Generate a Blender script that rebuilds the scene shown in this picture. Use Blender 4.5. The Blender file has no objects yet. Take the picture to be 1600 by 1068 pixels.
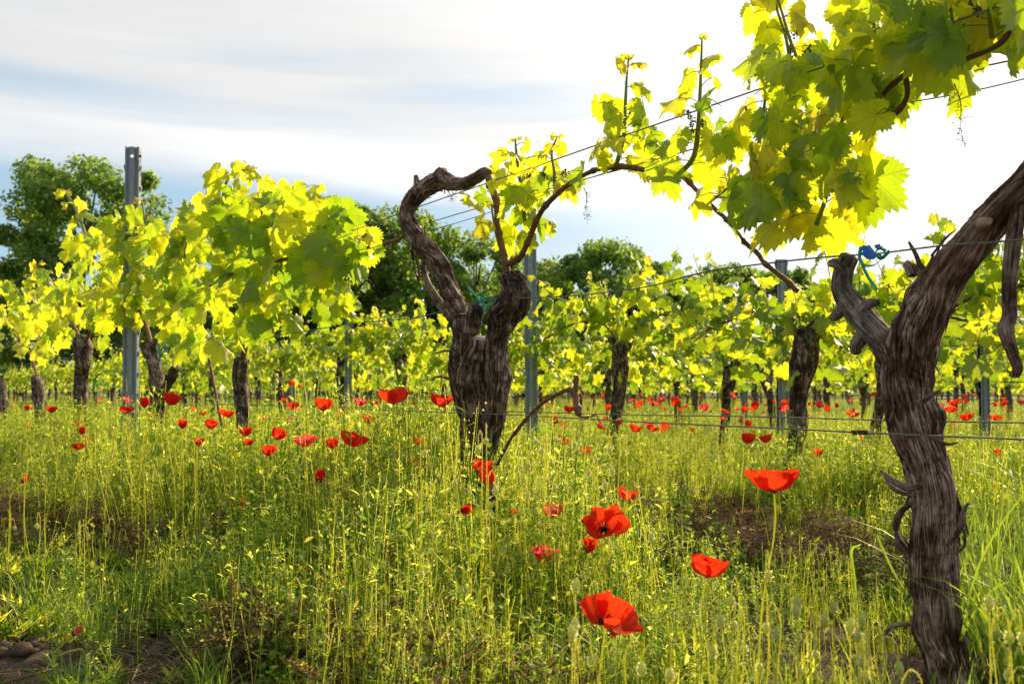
import bpy, math, random
import numpy as np
from mathutils import Vector
random.seed(7); RS = np.random.RandomState(11)
SC = bpy.context.scene; COL = SC.collection
# ---------------------------------------------------------------- camera
F = 1555.6; TILT = math.atan(74/F); CAMH = 0.55
cd = bpy.data.cameras.new('camera'); cam = bpy.data.objects.new('camera', cd); COL.objects.link(cam)
cam.location = (0, 0, CAMH); cam.rotation_euler = (math.pi/2+TILT, 0, 0)
cd.lens = 35; cd.sensor_width = 36; cd.clip_start = .05; cd.clip_end = 2000
cd.dof.use_dof = True; cd.dof.focus_distance = 2.4; cd.dof.aperture_fstop = 9
SC.camera = cam
# ---------------------------------------------------------------- sun and sky
SUN_AZ = math.radians(33); SUN_EL = math.radians(26)
SD = Vector((math.sin(SUN_AZ)*math.cos(SUN_EL), math.cos(SUN_AZ)*math.cos(SUN_EL), math.sin(SUN_EL)))
sl = bpy.data.lights.new('sun', 'SUN'); sl.energy = 5.0; sl.angle = math.radians(.6); sl.color = (1, .77, .45)
so = bpy.data.objects.new('sun', sl); COL.objects.link(so)
so.rotation_euler = SD.to_track_quat('Z', 'Y').to_euler(); so.location = (30, 40, 25)
SC.view_settings.view_transform = 'Standard'; SC.view_settings.look = 'None'
SC.view_settings.exposure = 0.6; SC.view_settings.gamma = 1
SC.cycles.max_bounces = 8; SC.cycles.diffuse_bounces = 3; SC.cycles.glossy_bounces = 2
SC.cycles.transmission_bounces = 5; SC.cycles.transparent_max_bounces = 4

class NT:                                   # tiny node helper
    def __init__(s, tree): s.t = tree; tree.nodes.clear()
    def n(s, typ, **k):
        nd = s.t.nodes.new(typ)
        for a, b in k.items(): setattr(nd, a, b)
        return nd
    def put(s, sock, v):
        if v is None: return
        if hasattr(v, 'is_linked') or isinstance(v, bpy.types.NodeSocket): s.t.links.new(v, sock)
        else: sock.default_value = v
    def m(s, op, a, b=None, c=None, clamp=False):
        nd = s.n('ShaderNodeMath', operation=op, use_clamp=clamp)
        for i, v in enumerate((a, b, c)): s.put(nd.inputs[i], v)
        return nd.outputs[0]
    def mix(s, f, a, b, bt='MIX'):
        nd = s.n('ShaderNodeMix', data_type='RGBA', blend_type=bt)
        s.put(nd.inputs[0], f)
        s.put(nd.inputs[6], a if not isinstance(a, tuple) else (*a[:3], 1)); s.put(nd.inputs[7], b if not isinstance(b, tuple) else (*b[:3], 1))
        return nd.outputs[2]
    def noise(s, vec, scale, det=3, rough=.55):
        nd = s.n('ShaderNodeTexNoise'); s.put(nd.inputs['Vector'], vec)
        nd.inputs['Scale'].default_value = scale; nd.inputs['Detail'].default_value = det; nd.inputs['Roughness'].default_value = rough
        return nd.outputs[0]
    def ramp(s, f, stops):
        nd = s.n('ShaderNodeValToRGB'); s.put(nd.inputs[0], f); e = nd.color_ramp.elements
        while len(e) < len(stops): e.new(.5)
        for x, (p, c) in zip(e, stops): x.position = p; x.color = (*c, 1) if isinstance(c, tuple) else (c, c, c, 1)
        return nd.outputs[0]
    def attr(s, name):
        nd = s.n('ShaderNodeAttribute', attribute_name=name); return nd
    def sep(s, v):
        nd = s.n('ShaderNodeSeparateXYZ'); s.put(nd.inputs[0], v); return nd.outputs
    def comb(s, x, y, z):
        nd = s.n('ShaderNodeCombineXYZ')
        for i, v in enumerate((x, y, z)): s.put(nd.inputs[i], v)
        return nd.outputs[0]
    def bump(s, h, st, dist):
        nd = s.n('ShaderNodeBump'); s.put(nd.inputs['Height'], h)
        nd.inputs['Strength'].default_value = st; nd.inputs['Distance'].default_value = dist
        return nd.outputs[0]

W = bpy.data.worlds.new('World'); SC.world = W; W.use_nodes = True
def build_world():
    g = NT(W.node_tree); out = g.n('ShaderNodeOutputWorld'); bg = g.n('ShaderNodeBackground')
    sky = g.n('ShaderNodeTexSky', sky_type='NISHITA', sun_disc=False)
    sky.sun_elevation = SUN_EL; sky.sun_rotation = SUN_AZ; sky.air_density = 1.0; sky.dust_density = 1.2; sky.ozone_density = 1.5
    tc = g.n('ShaderNodeTexCoord'); d = tc.outputs['Generated']; x, y, z = g.sep(d)
    u = g.m('ARCTAN2', x, y); v = g.m('ARCSINE', z)
    nv = g.noise(g.comb(g.m('MULTIPLY', u, 2.0), g.m('MULTIPLY', v, 11.0), 0), 1.6, 4, .5)
    nf = g.noise(g.comb(g.m('MULTIPLY', u, 2.2), g.m('MULTIPLY', v, 34.0), 3.3), 2.2, 5, .6)
    w = g.m('ADD', v, g.m('MULTIPLY', g.m('SUBTRACT', nv, .5), .05))
    w = g.m('ADD', w, g.m('MULTIPLY', g.m('SUBTRACT', nf, .5), .012))
    def gau(pu, pv, su, sv, k, slope=0, p=2):
        du = g.m('DIVIDE', g.m('SUBTRACT', u, pu), su)
        dv = g.m('SUBTRACT', w, pv)
        if slope: dv = g.m('SUBTRACT', dv, g.m('MULTIPLY', g.m('SUBTRACT', u, pu), slope))
        dv = g.m('ABSOLUTE', g.m('DIVIDE', dv, sv))
        e = g.m('ADD', g.m('POWER', g.m('ABSOLUTE', du), 2), g.m('POWER', dv, p))
        return g.m('MULTIPLY', g.m('EXPONENT', g.m('MULTIPLY', e, -1)), k)
    A = lambda px: math.atan((px-800)/F); E = lambda py: (608-py)/F*.97
    s = gau(A(170), E(395), .52, .078, 1.35, -.075, 4)
    for q in ((A(770), E(146), .13, .012, .5), (A(-20), E(165), .14, .014, .5), (A(450), E(103), .22, .012, .3),
              (A(200), E(190), .3, .018, .35), (A(1000), E(172), .2, .008, .3), (A(900), E(335), .5, .02, .28), (A(150), E(30), .5, .03, .1)):
        s = g.m('ADD', s, gau(*q))
    s = g.m('ADD', s, g.m('MULTIPLY', g.m('SUBTRACT', nf, .52), .5))
    # the sky behind the camera and overhead: broken streaks too
    s = g.m('MAXIMUM', s, 0.04); s = g.m('MINIMUM', s, 1.0)
    dot = g.n('ShaderNodeVectorMath', operation='DOT_PRODUCT'); g.put(dot.inputs[0], d); dot.inputs[1].default_value = SD
    ang = g.m('ARCCOSINE', g.m('MINIMUM', dot.outputs['Value'], .99999))
    glow = g.m('EXPONENT', g.m('MULTIPLY', g.m('POWER', g.m('DIVIDE', ang, .42), 1.8), -1))
    br = g.m('ADD', 5.4, g.m('MULTIPLY', glow, 4.0))
    br = g.m('ADD', br, g.m('MULTIPLY', g.m('SUBTRACT', nv, .5), 1.6))
    br = g.m('ADD', br, g.m('MULTIPLY', gau(A(620), E(262), .4, .03, 1.6, -.09), 1.0))
    away = g.m('SUBTRACT', 1.0, g.m('MULTIPLY', g.m('SMOOTH_MIN', g.m('DIVIDE', g.m('SUBTRACT', ang, 1.2), .6, clamp=True), 1.0, 0.0), .5))
    br = g.m('MULTIPLY', br, away)
    cl = g.mix(1.0, g.comb(1.01, 1.0, .995), g.comb(br, br, br), 'MULTIPLY')
    cl2 = g.mix(glow, cl, g.comb(9.4, 8.8, 8.0))
    skc = g.mix(1.0, sky.outputs[0], g.comb(.6, .82, 1.0), 'MULTIPLY')
    skc = g.mix(.7, skc, g.comb(3.3, 4.5, 5.2))
    skc = g.mix(1.0, skc, g.comb(away, away, away), 'MULTIPLY')
    inv = g.m('SUBTRACT', 1.0, s)
    col = g.mix(inv, skc, cl2)
    # ground side of the dome
    gr = g.m('GREATER_THAN', z, -0.002)
    col = g.mix(gr, (1.2, 1.2, .8), col)
    g.put(bg.inputs[0], col); bg.inputs[1].default_value = .1
    g.t.links.new(bg.outputs[0], out.inputs[0])
build_world()
# ---------------------------------------------------------------- pixel rays -> world points (real depths)
def ray(px, py):
    cx = (px-800)/F; cy = (534-py)/F
    return np.array((cx, math.cos(TILT)-math.sin(TILT)*cy, math.sin(TILT)+math.cos(TILT)*cy))
CAM = np.array((0, 0, CAMH))
def P(px, py, D): v = ray(px, py); return CAM+v*(D/v[1])
TH = math.atan(964/F); CT, ST = math.cos(TH), math.sin(TH)
ROWD = lambda k: 1.49+2.0*(k-1)
_RX = [-300, -100, 0, 60, 130, 205, 240, 385, 500, 600, 700]; _RY = [30, 15, 10, 8, 6.6, 5.6, 5.2, 4.0, 3.55, 3.3, 2727/864]
def Y1(px): return 2727/(px+164) if px >= 700 else float(np.interp(px, _RX, _RY))
def R(px, py, off=0.0): return P(px, py, Y1(px)+off)
_bY = [Y1(p) for p in range(1700, -320, -20)]; _bX = [(p-800)/F*Y1(p) for p in range(1700, -320, -20)]
def rowX(k, Y):
    return ROWD(k)/CT-Y*ST/CT if k > 1 else np.interp(Y, _bY, _bX)
def perp1(X, Y):
    a = (X-np.interp(Y, _bY, _bX))*CT; b = X*CT+Y*ST-1.49
    return np.where(b < .85, a, b)        # signed distance from vine row one
# ---------------------------------------------------------------- noise
def _h(i, j, k, s):
    n = (i*374761393+j*668265263+k*2147483647+s*1274126177) & 0xffffffff
    n = ((n ^ (n >> 13))*1274126177) & 0xffffffff
    return ((n ^ (n >> 16)) & 0xffff)/65535.0
def vn(p, s=0):
    p = np.asarray(p, float); i = np.floor(p).astype(np.int64); f = p-i; f = f*f*(3-2*f); r = 0
    for a in (0, 1):
        for b in (0, 1):
            for c in (0, 1):
                w = (f[..., 0] if a else 1-f[..., 0])*(f[..., 1] if b else 1-f[..., 1])*(f[..., 2] if c else 1-f[..., 2])
                r = r+w*_h(i[..., 0]+a, i[..., 1]+b, i[..., 2]+c, s)
    return r
def fbm(p, o=4, s=0, g=.5):
    a = 1; t = 0; r = 0; p = np.asarray(p, float)
    for k in range(o): r = r+a*vn(p*2**k, s+k); t += a; a *= g
    return r/t
def groundz(X, Y):
    X = np.asarray(X, float); Y = np.asarray(Y, float); z = 0
    d = X*CT+Y*ST-1.49
    near = np.clip((30-np.hypot(X, Y))/22, 0, 1)
    ph = np.abs(((d+1.0) % 2.0)-1.0)
    z = .05*np.exp(-(ph/.45)**2)*near
    p = np.stack([X, Y, X*0], -1)
    return z+(fbm(p*1.1, 3, 5)-.5)*.07*near+(fbm(p*9, 3, 9)-.5)*.045*np.clip((7-Y)/5, 0, 1)
# ---------------------------------------------------------------- mesh collector
def nrm(v): v = np.asarray(v, float); return v/(np.linalg.norm(v, axis=-1, keepdims=True)+1e-12)
class MB:
    def __init__(s): s.V = []; s.T = []; s.Q = []; s.A = []; s.P = []; s.n = 0; s.TM = []; s.QM = []; s.pid = 0
    def add(s, V, T=None, Q=None, A=None, m=0):
        V = np.asarray(V, float).reshape(-1, 3)
        s.V.append(V); s.A.append(np.zeros((len(V), 3)) if A is None else np.broadcast_to(A, (len(V), 3)))
        s.P.append(np.full(len(V), s.pid))
        if T is not None and len(T): s.T.append(np.asarray(T)+s.n); s.TM.append(np.full(len(T), m))
        if Q is not None and len(Q): s.Q.append(np.asarray(Q)+s.n); s.QM.append(np.full(len(Q), m))
        s.n += len(V)
    def merge(s, o, M=None, t=(0, 0, 0)):
        V = np.concatenate(o.V)
        if M is not None: V = V@np.asarray(M).T
        T = np.concatenate(o.T) if o.T else None; Q = np.concatenate(o.Q) if o.Q else None
        s.V.append(V+np.asarray(t)); s.A.append(np.concatenate(o.A)); s.P.append(np.full(len(V), s.pid))
        if T is not None: s.T.append(T+s.n); s.TM.append(np.concatenate(o.TM))
        if Q is not None: s.Q.append(Q+s.n); s.QM.append(np.concatenate(o.QM))
        s.n += len(V)
    def fold(s, o, m):
        if not o.V: return s
        o.TM = [t*0+m for t in o.TM]; o.QM = [t*0+m for t in o.QM]; s.merge(o); return s
    def mesh(s, name, mats, smooth=True, origin=None, pid=False):
        V = np.concatenate(s.V)
        if origin is not None: V = V-np.asarray(origin)
        T = np.concatenate(s.T) if s.T else np.zeros((0, 3), int); Q = np.concatenate(s.Q) if s.Q else np.zeros((0, 4), int)
        me = bpy.data.meshes.new(name); me.vertices.add(len(V)); me.vertices.foreach_set('co', V.astype('f').ravel())
        L = np.concatenate([T.ravel(), Q.ravel()]).astype('i'); me.loops.add(len(L)); me.loops.foreach_set('vertex_index', L)
        st = np.concatenate([np.arange(len(T))*3, len(T)*3+np.arange(len(Q))*4]).astype('i')
        me.polygons.add(len(st)); me.polygons.foreach_set('loop_start', st)
        mi = np.concatenate((s.TM or [np.zeros(0, int)])+(s.QM or [np.zeros(0, int)])).astype('i')
        me.polygons.foreach_set('material_index', mi)
        me.polygons.foreach_set('use_smooth', np.full(len(st), smooth))
        a = me.attributes.new('lv', 'FLOAT_VECTOR', 'POINT'); a.data.foreach_set('vector', np.concatenate(s.A).astype('f').ravel())
        if pid:
            a = me.attributes.new('pid', 'INT', 'POINT'); a.data.foreach_set('value', np.concatenate(s.P).astype('i'))
        for m in mats: me.materials.append(m)
        me.update(calc_edges=True); return me
    def build(s, name, mats, parent=None, smooth=True, origin=None):
        if not isinstance(mats, (list, tuple)): mats = [mats]
        if origin is None and parent is not None: origin = np.array(parent.location)
        o = bpy.data.objects.new(name, s.mesh(name, mats, smooth, origin)); COL.objects.link(o)
        if parent is not None: o.parent = parent
        elif origin is not None: o.location = origin
        return o
def tag(o, label=None, cat=None, group=None, kind=None):
    if label: o['label'] = label
    if cat: o['category'] = cat
    if group: o['group'] = group
    if kind: o['kind'] = kind
    return o
def empty(name, loc, label, cat, group=None, rz=0):
    o = bpy.data.objects.new(name, None); COL.objects.link(o); o.location = [float(q) for q in loc]; o.rotation_euler = (0, 0, rz)
    o.empty_display_size = .05
    return tag(o, label, cat, group)
def copy_obj(o, parent=None):
    c = o.copy(); COL.objects.link(c)
    if parent is not None: c.parent = parent
    return c
# ---------------------------------------------------------------- shapes
def smooth_path(pts, step):
    pts = np.asarray(pts, float); k = len(pts)
    if k < 3: n = max(2, int(np.linalg.norm(pts[-1, :3]-pts[0, :3])/step)+1); return pts[0]+(pts[-1]-pts[0])*np.linspace(0, 1, n)[:, None]
    e = np.vstack([2*pts[0]-pts[1], pts, 2*pts[-1]-pts[-2]]); out = []
    for i in range(k-1):
        a, b, c, d = e[i:i+4]; n = max(1, int(np.linalg.norm(c[:3]-b[:3])/step)+1); t = np.linspace(0, 1, n, endpoint=False)[:, None]
        out.append(.5*((2*b)+(c-a)*t+(2*a-5*b+4*c-d)*t*t+(3*b-a-3*c+d)*t**3))
    out.append(pts[-1:]); return np.vstack(out)
def frames(C):
    T = nrm(np.gradient(C, axis=0)); ref = np.array((0, 1, 0.)) if abs(T[0][1]) < .9 else np.array((1, 0, 0.))
    U = np.zeros_like(T); u = nrm(ref-T[0]*ref.dot(T[0]))
    for i in range(len(T)): u = nrm(u-T[i]*u.dot(T[i])); U[i] = u
    return T, U, np.cross(T, U)
def tube(mb, pts, rad, ns=5, m=0, a=(0, 0, 0), cap=False):
    C = np.asarray(pts, float); n = len(C); rad = np.broadcast_to(rad, (n,))
    T, U, B = frames(C); th = np.arange(ns)/ns*2*math.pi
    V = C[:, None]+(U[:, None]*np.cos(th)[None, :, None]+B[:, None]*np.sin(th)[None, :, None])*rad[:, None, None]
    i = np.arange(n-1)[:, None]*ns; j = np.arange(ns)[None]; j2 = (j+1) % ns
    Q = np.stack([i+j, i+j2, i+ns+j2, i+ns+j], -1).reshape(-1, 4)
    L = np.concatenate([[0], np.cumsum(np.linalg.norm(np.diff(C, axis=0), axis=1))])
    A = np.zeros((n, ns, 3)); A[..., 0] = th/6.283+a[0]; A[..., 1] = L[:, None]; A[..., 2] = a[2]
    V = V.reshape(-1, 3); A = A.reshape(-1, 3)
    mb.add(V, None, Q, A, m)
    if cap:
        for e, o in ((0, 0), (n-1, (n-1)*ns)):
            vv = np.vstack([V[o:o+ns], C[e]+T[e]*(rad[e]*.15*(1 if e else -1))]); mb.add(vv, [[q, (q+1) % ns, ns] for q in range(ns)], None, (0, 0, 2), m)
def rnd_unit(rs): v = rs.normal(size=3); return v/np.linalg.norm(v)
def leaf_tmpl(n, rings):
    ctrl = [(0, 1.0), (12, .90), (26, .70), (38, .76), (52, .90), (66, .76), (82, .56), (98, .66), (112, .68), (132, .58), (150, .54), (166, .40), (180, .06)]
    ca, cr = zip(*ctrl); ph = (np.arange(n)+.5)/n*360-180
    r = np.interp(np.abs(ph), ca, cr)
    if n >= 20:
        k = np.arange(n) % 2; r = r*(1+.075*(k*2-1)*(np.abs(ph) < 165))
    ph = np.radians(ph); out = np.stack([np.sin(ph)*r, np.cos(ph)*r], -1)
    P2 = [np.zeros((1, 2))]; T = []
    fr = {1: [1.0], 2: [.5, 1.0], 3: [.35, .7, 1.0]}[rings]
    for q, f in enumerate(fr):
        step = 1 if f == 1.0 else 2; ring = out*f if f < 1 else out
        if f < 1:
            sm = (np.roll(ring, 1, 0)+ring*2+np.roll(ring, -1, 0))/4; ring = sm[::2]
        P2.append(ring)
    base = 1
    for q in range(len(fr)):
        m = len(P2[q+1])
        if q == 0:
            T += [[0, base+(i+1) % m, base+i] for i in range(m) if not (i == m-1)]
        else:
            pm = len(P2[q]); pb = base-pm
            if pm == m:
                for i in range(m-1): T += [[pb+i, pb+i+1, base+i], [pb+i+1, base+i+1, base+i]]
            else:
                for i in range(pm):
                    o0 = base+2*i; o1 = base+2*i+1
                    T.append([pb+i, o1, o0])
                    if i < pm-1: T += [[pb+i, pb+i+1, o1], [pb+i+1, base+2*i+2, o1]]
        base += m
    return np.vstack(P2), np.array(T)
LT = {3: leaf_tmpl(64, 3), 2: leaf_tmpl(32, 2), 1: leaf_tmpl(14, 1), 0: leaf_tmpl(8, 1)}
def add_leaf(mb, base, tip, normal, size, lod, rs, young=0.0, m=0, fold=None):
    p, T = LT[lod]; x, y = p[:, 0], p[:, 1]; r2 = x*x+y*y
    fo = rs.uniform(.05, .6) if fold is None else fold
    if young: fo += .3*young
    z = -fo*np.abs(x)**1.3-rs.uniform(.0, .38)*y*np.abs(y)+.18*np.sin(5*np.arctan2(x, y)+rs.uniform(0, 6))*r2+rs.uniform(-.25, .25)*x*y+.07*np.sin(x*9+rs.uniform(0, 6))*np.sin(y*8)-rs.uniform(-.1, .3)*r2**2
    tip = nrm(tip); N = nrm(np.asarray(normal)-tip*np.dot(normal, tip)); B = np.cross(tip, N)
    sx = rs.uniform(.82, 1.02)*(1-.25*young)
    V = np.asarray(base)+size*(x[:, None]*sx*B+y[:, None]*tip+z[:, None]*N)
    A = np.stack([x, y, np.full(len(x), rs.uniform(0, .98)*.5+young*.5)], -1)
    mb.add(V, T, None, A, m)
def petiole_leaf(sh, mb, at, az, size, lod, rs, young=0.0, droop=.7, plen=None, face=None):
    out = np.array((math.cos(az), math.sin(az), rs.uniform(-.1, .7))); pl = (plen or size*rs.uniform(.5, .95))
    end = np.asarray(at)+nrm(out)*pl+np.array((0, 0, -.12*pl)); mid = (np.asarray(at)+end)/2+np.array((0, 0, .12*pl))
    if sh is not None: tube(sh, smooth_path([at, mid, end], pl/2.5 if lod > 1 else pl), max(.0009, size*.013), 4 if lod > 1 else 3, 0, (0, 0, .7))
    tip = nrm(out)*rs.uniform(.1, .9)*(1-droop*.5)+np.array((0, 0, -droop))+rs.normal(size=3)*.33
    nn = nrm(out)*.9+np.array((0, 0, .45))+rs.normal(size=3)*.5
    if face is not None: nn = nn*.6+np.asarray(face)*rs.choice([1, 1, -1])
    add_leaf(mb, end, tip, nn, size, lod, rs, young)
# ---------------------------------------------------------------- materials
def new_mat(name):
    m = bpy.data.materials.new(name); m.use_nodes = True; g = NT(m.node_tree); out = g.n('ShaderNodeOutputMaterial'); return m, g, out
def leafy(name, cols, trans, veins=False, rough=.5, spec=.3, instvar=0.0, youngc=None, youngt=None):
    """thin leaf: reflecting Principled plus light passing through"""
    m, g, out = new_mat(name); at = g.attr('lv'); x, y, z = g.sep(at.outputs['Vector'])
    rnd = g.m('MULTIPLY', z, 2.0, clamp=True); yg = g.m('SUBTRACT', g.m('MULTIPLY', z, 2.0), 1.0, clamp=True)
    if instvar:
        oi = g.n('ShaderNodeObjectInfo'); rnd = g.m('FRACT', g.m('ADD', rnd, g.m('MULTIPLY', oi.outputs['Random'], 3.7)))
    geo = g.n('ShaderNodeNewGeometry'); nz = g.noise(geo.outputs['Position'], 30 if veins else 6, 3)
    f = g.m('ADD', g.m('MULTIPLY', rnd, .7), g.m('MULTIPLY', nz, .35), clamp=True)
    k = len(cols)-1 or 1
    c = g.ramp(f, [(i/k, q) for i, q in enumerate(cols)]); t = g.ramp(f, [(i/k, q) for i, q in enumerate(trans)])
    if youngc: c = g.mix(yg, c, youngc); t = g.mix(yg, t, youngt)
    nrmv = None
    if veins:
        r = g.m('SQRT', g.m('ADD', g.m('MULTIPLY', x, x), g.m('MULTIPLY', y, y))); a = g.m('ABSOLUTE', g.m('ARCTAN2', x, y))
        ds = []
        for a0 in (0.0, .9, 1.9):
            dd = g.m('SUBTRACT', a, a0); s = g.m('MULTIPLY', r, g.m('ABSOLUTE', g.m('SINE', dd)))
            s = g.m('ADD', s, g.m('MULTIPLY', g.m('GREATER_THAN', g.m('ABSOLUTE', dd), 1.2), 1.0)); ds.append(s)
            # side veins off this main vein
            al = g.m('MULTIPLY', r, g.m('COSINE', dd)); q = g.m('FRACT', g.m('MULTIPLY', g.m('SUBTRACT', al, g.m('MULTIPLY', s, .9)), 7.0))
            q = g.m('MULTIPLY', g.m('ABSOLUTE', g.m('SUBTRACT', q, .5)), .30)
            q = g.m('ADD', q, g.m('MULTIPLY', g.m('GREATER_THAN', g.m('ABSOLUTE', dd), .48), 1.0)); ds.append(g.m('ADD', q, .008))
        d = ds[0]
        for q in ds[1:]: d = g.m('MINIMUM', d, q)
        v = g.m('SUBTRACT', 1.0, g.m('DIVIDE', d, .026), clamp=True); v = g.m('MULTIPLY', v, g.m('SUBTRACT', 1.0, g.m('MULTIPLY', r, .35)))
        t = g.mix(g.m('MULTIPLY', v, .5), t, (.16, .20, .01)); c = g.mix(g.m('MULTIPLY', v, .55), c, (.26, .32, .10))
        fine = g.noise(g.comb(x, y, z), 16, 4, .6)
        h = g.m('ADD', g.m('MULTIPLY', v, -.8), g.m('MULTIPLY', fine, .9)); nrmv = g.bump(h, .5, .003)
    pb = g.n('ShaderNodeBsdfPrincipled'); g.put(pb.inputs['Base Color'], c); pb.inputs['Roughness'].default_value = rough
    pb.inputs['Specular IOR Level'].default_value = spec
    tr = g.n('ShaderNodeBsdfTranslucent'); g.put(tr.inputs[0], t)
    if nrmv: g.t.links.new(nrmv, pb.inputs['Normal']); g.t.links.new(nrmv, tr.inputs['Normal'])
    ad = g.n('ShaderNodeAddShader'); g.t.links.new(pb.outputs[0], ad.inputs[0]); g.t.links.new(tr.outputs[0], ad.inputs[1])
    g.t.links.new(ad.outputs[0], out.inputs[0]); return m
def plain(name, stops, scale=8, rough=.8, spec=.2, bump=0, bscale=30, stretch=None, metal=0, attr=False, det=4):
    m, g, out = new_mat(name); geo = g.n('ShaderNodeTexCoord'); v = g.attr('lv').outputs['Vector'] if attr else geo.outputs['Object']
    if stretch:
        mp = g.n('ShaderNodeMapping'); mp.inputs['Scale'].default_value = stretch; g.put(mp.inputs[0], v); v = mp.outputs[0]
    f = g.noise(v, scale, det, .6); c = g.ramp(f, stops)
    pb = g.n('ShaderNodeBsdfPrincipled'); g.put(pb.inputs['Base Color'], c); pb.inputs['Roughness'].default_value = rough
    pb.inputs['Specular IOR Level'].default_value = spec; pb.inputs['Metallic'].default_value = metal
    if bump: g.put(pb.inputs['Normal'], g.bump(g.noise(v, bscale, 5, .65), .9, bump))
    g.t.links.new(pb.outputs[0], out.inputs[0]); return m
M = {}
M['leaf'] = leafy('grape_leaf', [(.045, .085, .010), (.08, .125, .012), (.12, .16, .015)], [(.12, .26, .006), (.31, .43, .009), (.72, .70, .014)], True,
                  rough=.5, spec=.28, youngc=(.13, .14, .03), youngt=(.62, .50, .03))
M['leafi'] = leafy('distant_grape_leaf', [(.035, .075, .012), (.06, .12, .015), (.09, .15, .02)], [(.07, .16, .005), (.24, .33, .008), (.68, .64, .018)], False,
                   rough=.45, spec=.4, instvar=1, youngc=(.13, .14, .03), youngt=(.66, .58, .05))
M['shoot'] = leafy('green_shoot', [(.10, .14, .03), (.16, .18, .04)], [(.12, .14, .01), (.16, .18, .02)], rough=.5)
M['weed'] = leafy('weed_leaf', [(.028, .07, .012), (.06, .12, .018), (.13, .18, .035)], [(.05, .14, .005), (.22, .34, .013), (1.0, .92, .15)], instvar=1, rough=.6, spec=.15)
M['weedpale'] = leafy('pale_weed', [(.12, .16, .05), (.22, .24, .09)], [(.36, .46, .06), (1.0, .94, .30)], instvar=1, rough=.7, spec=.1)
M['grass'] = leafy('grass_blade', [(.04, .10, .015), (.08, .16, .03)], [(.10, .20, .01), (.36, .42, .03)], instvar=1, rough=.45, spec=.35)
M['dry'] = leafy('dry_leaf', [(.09, .055, .035), (.15, .10, .06), (.22, .16, .10)], [(.08, .04, .02), (.16, .09, .05), (.24, .17, .08)], instvar=1, rough=.8, spec=.1)
M['redleaf'] = leafy('red_leaf', [(.14, .03, .03), (.24, .06, .05)], [(.3, .05, .04), (.4, .12, .06)])
M['straw'] = leafy('straw', [(.16, .13, .08), (.28, .23, .14)], [(.06, .05, .03), (.1, .08, .04)], instvar=1, rough=.7, spec=.2)
M['treeleaf'] = leafy('tree_leaf', [(.02, .045, .012), (.04, .08, .018), (.08, .12, .03)], [(.05, .12, .01), (.14, .24, .02), (.32, .40, .05)], instvar=1, rough=.6, spec=.25)
M['bud'] = leafy('hairy_bud', [(.18, .24, .08), (.26, .31, .12)], [(.30, .33, .08), (.42, .42, .12)], rough=.8, spec=.1)
M['hair'] = leafy('pale_hair', [(.6, .56, .34), (.6, .56, .34)], [(.7, .65, .35), (.7, .65, .35)], rough=.5)
M['stemlit'] = leafy('backlit_stem', [(.14, .20, .04), (.20, .24, .06)], [(.48, .50, .06), (.62, .58, .09)], rough=.6, spec=.15)
def petal_mat(name, c1, c2, t1, t2):
    m, g, out = new_mat(name); at = g.attr('lv'); x, y, z = g.sep(at.outputs['Vector'])
    n = g.noise(g.comb(g.m('MULTIPLY', x, 14.0), g.m('MULTIPLY', y, 1.6), z), 1.8, 4, .6)
    dk = g.m('SUBTRACT', 1.0, g.m('DIVIDE', g.m('SUBTRACT', y, .10), .14), clamp=True)
    c = g.mix(dk, g.mix(n, c1, c2), (.012, .004, .008)); t = g.mix(dk, g.mix(n, t1, t2), (.01, .0, .0))
    pb = g.n('ShaderNodeBsdfPrincipled'); g.put(pb.inputs['Base Color'], c); pb.inputs['Roughness'].default_value = .55; pb.inputs['Specular IOR Level'].default_value = .06
    tr = g.n('ShaderNodeBsdfTranslucent'); g.put(tr.inputs[0], t)
    b = g.bump(g.m('ADD', n, g.m('MULTIPLY', g.noise(g.comb(g.m('MULTIPLY', x, 5.0), g.m('MULTIPLY', y, 3.0), z), 4, 4), .7)), .7, .004); g.t.links.new(b, pb.inputs['Normal']); g.t.links.new(b, tr.inputs['Normal'])
    ad = g.n('ShaderNodeAddShader'); g.t.links.new(pb.outputs[0], ad.inputs[0]); g.t.links.new(tr.outputs[0], ad.inputs[1]); g.t.links.new(ad.outputs[0], out.inputs[0]); return m
M['petal'] = petal_mat('poppy_petal', (.26, .004, .002), (.52, .014, .005), (.30, .005, .003), (.78, .07, .014))
M['petalp'] = petal_mat('pinkish_poppy_petal', (.42, .015, .03), (.55, .06, .06), (.50, .03, .045), (.60, .12, .10))
M['black'] = plain('dark_stamen', [(.3, (.01, .008, .012)), (.7, (.03, .02, .03))], 90)
def bark_mat(name, stops, sc=1.0, bump=.004):
    m, g, out = new_mat(name); v = g.attr('lv').outputs['Vector']
    f = g.noise(v, 130*sc, 6, .7); f2 = g.noise(v, 420*sc, 4, .65); f3 = g.noise(g.n('ShaderNodeTexCoord').outputs['Object'], 17, 4, .7)
    w = g.m('ADD', g.m('MULTIPLY', f, .62), g.m('MULTIPLY', f2, .38)); w = g.m('ADD', w, g.m('MULTIPLY', g.m('SUBTRACT', f3, .5), .46))
    c = g.ramp(w, stops)
    pb = g.n('ShaderNodeBsdfPrincipled'); g.put(pb.inputs['Base Color'], c); pb.inputs['Roughness'].default_value = .85; pb.inputs['Specular IOR Level'].default_value = .25
    h = g.m('ADD', g.m('MULTIPLY', f, .6), g.m('MULTIPLY', f2, .5)); g.put(pb.inputs['Normal'], g.bump(h, 1.0, bump))
    g.t.links.new(pb.outputs[0], out.inputs[0]); return m
M['bark'] = bark_mat('shaggy_vine_bark', [(.38, (.014, .008, .006)), (.45, (.06, .036, .026)), (.49, (.15, .098, .075)), (.53, (.28, .21, .165)), (.59, (.62, .53, .47))])
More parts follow.
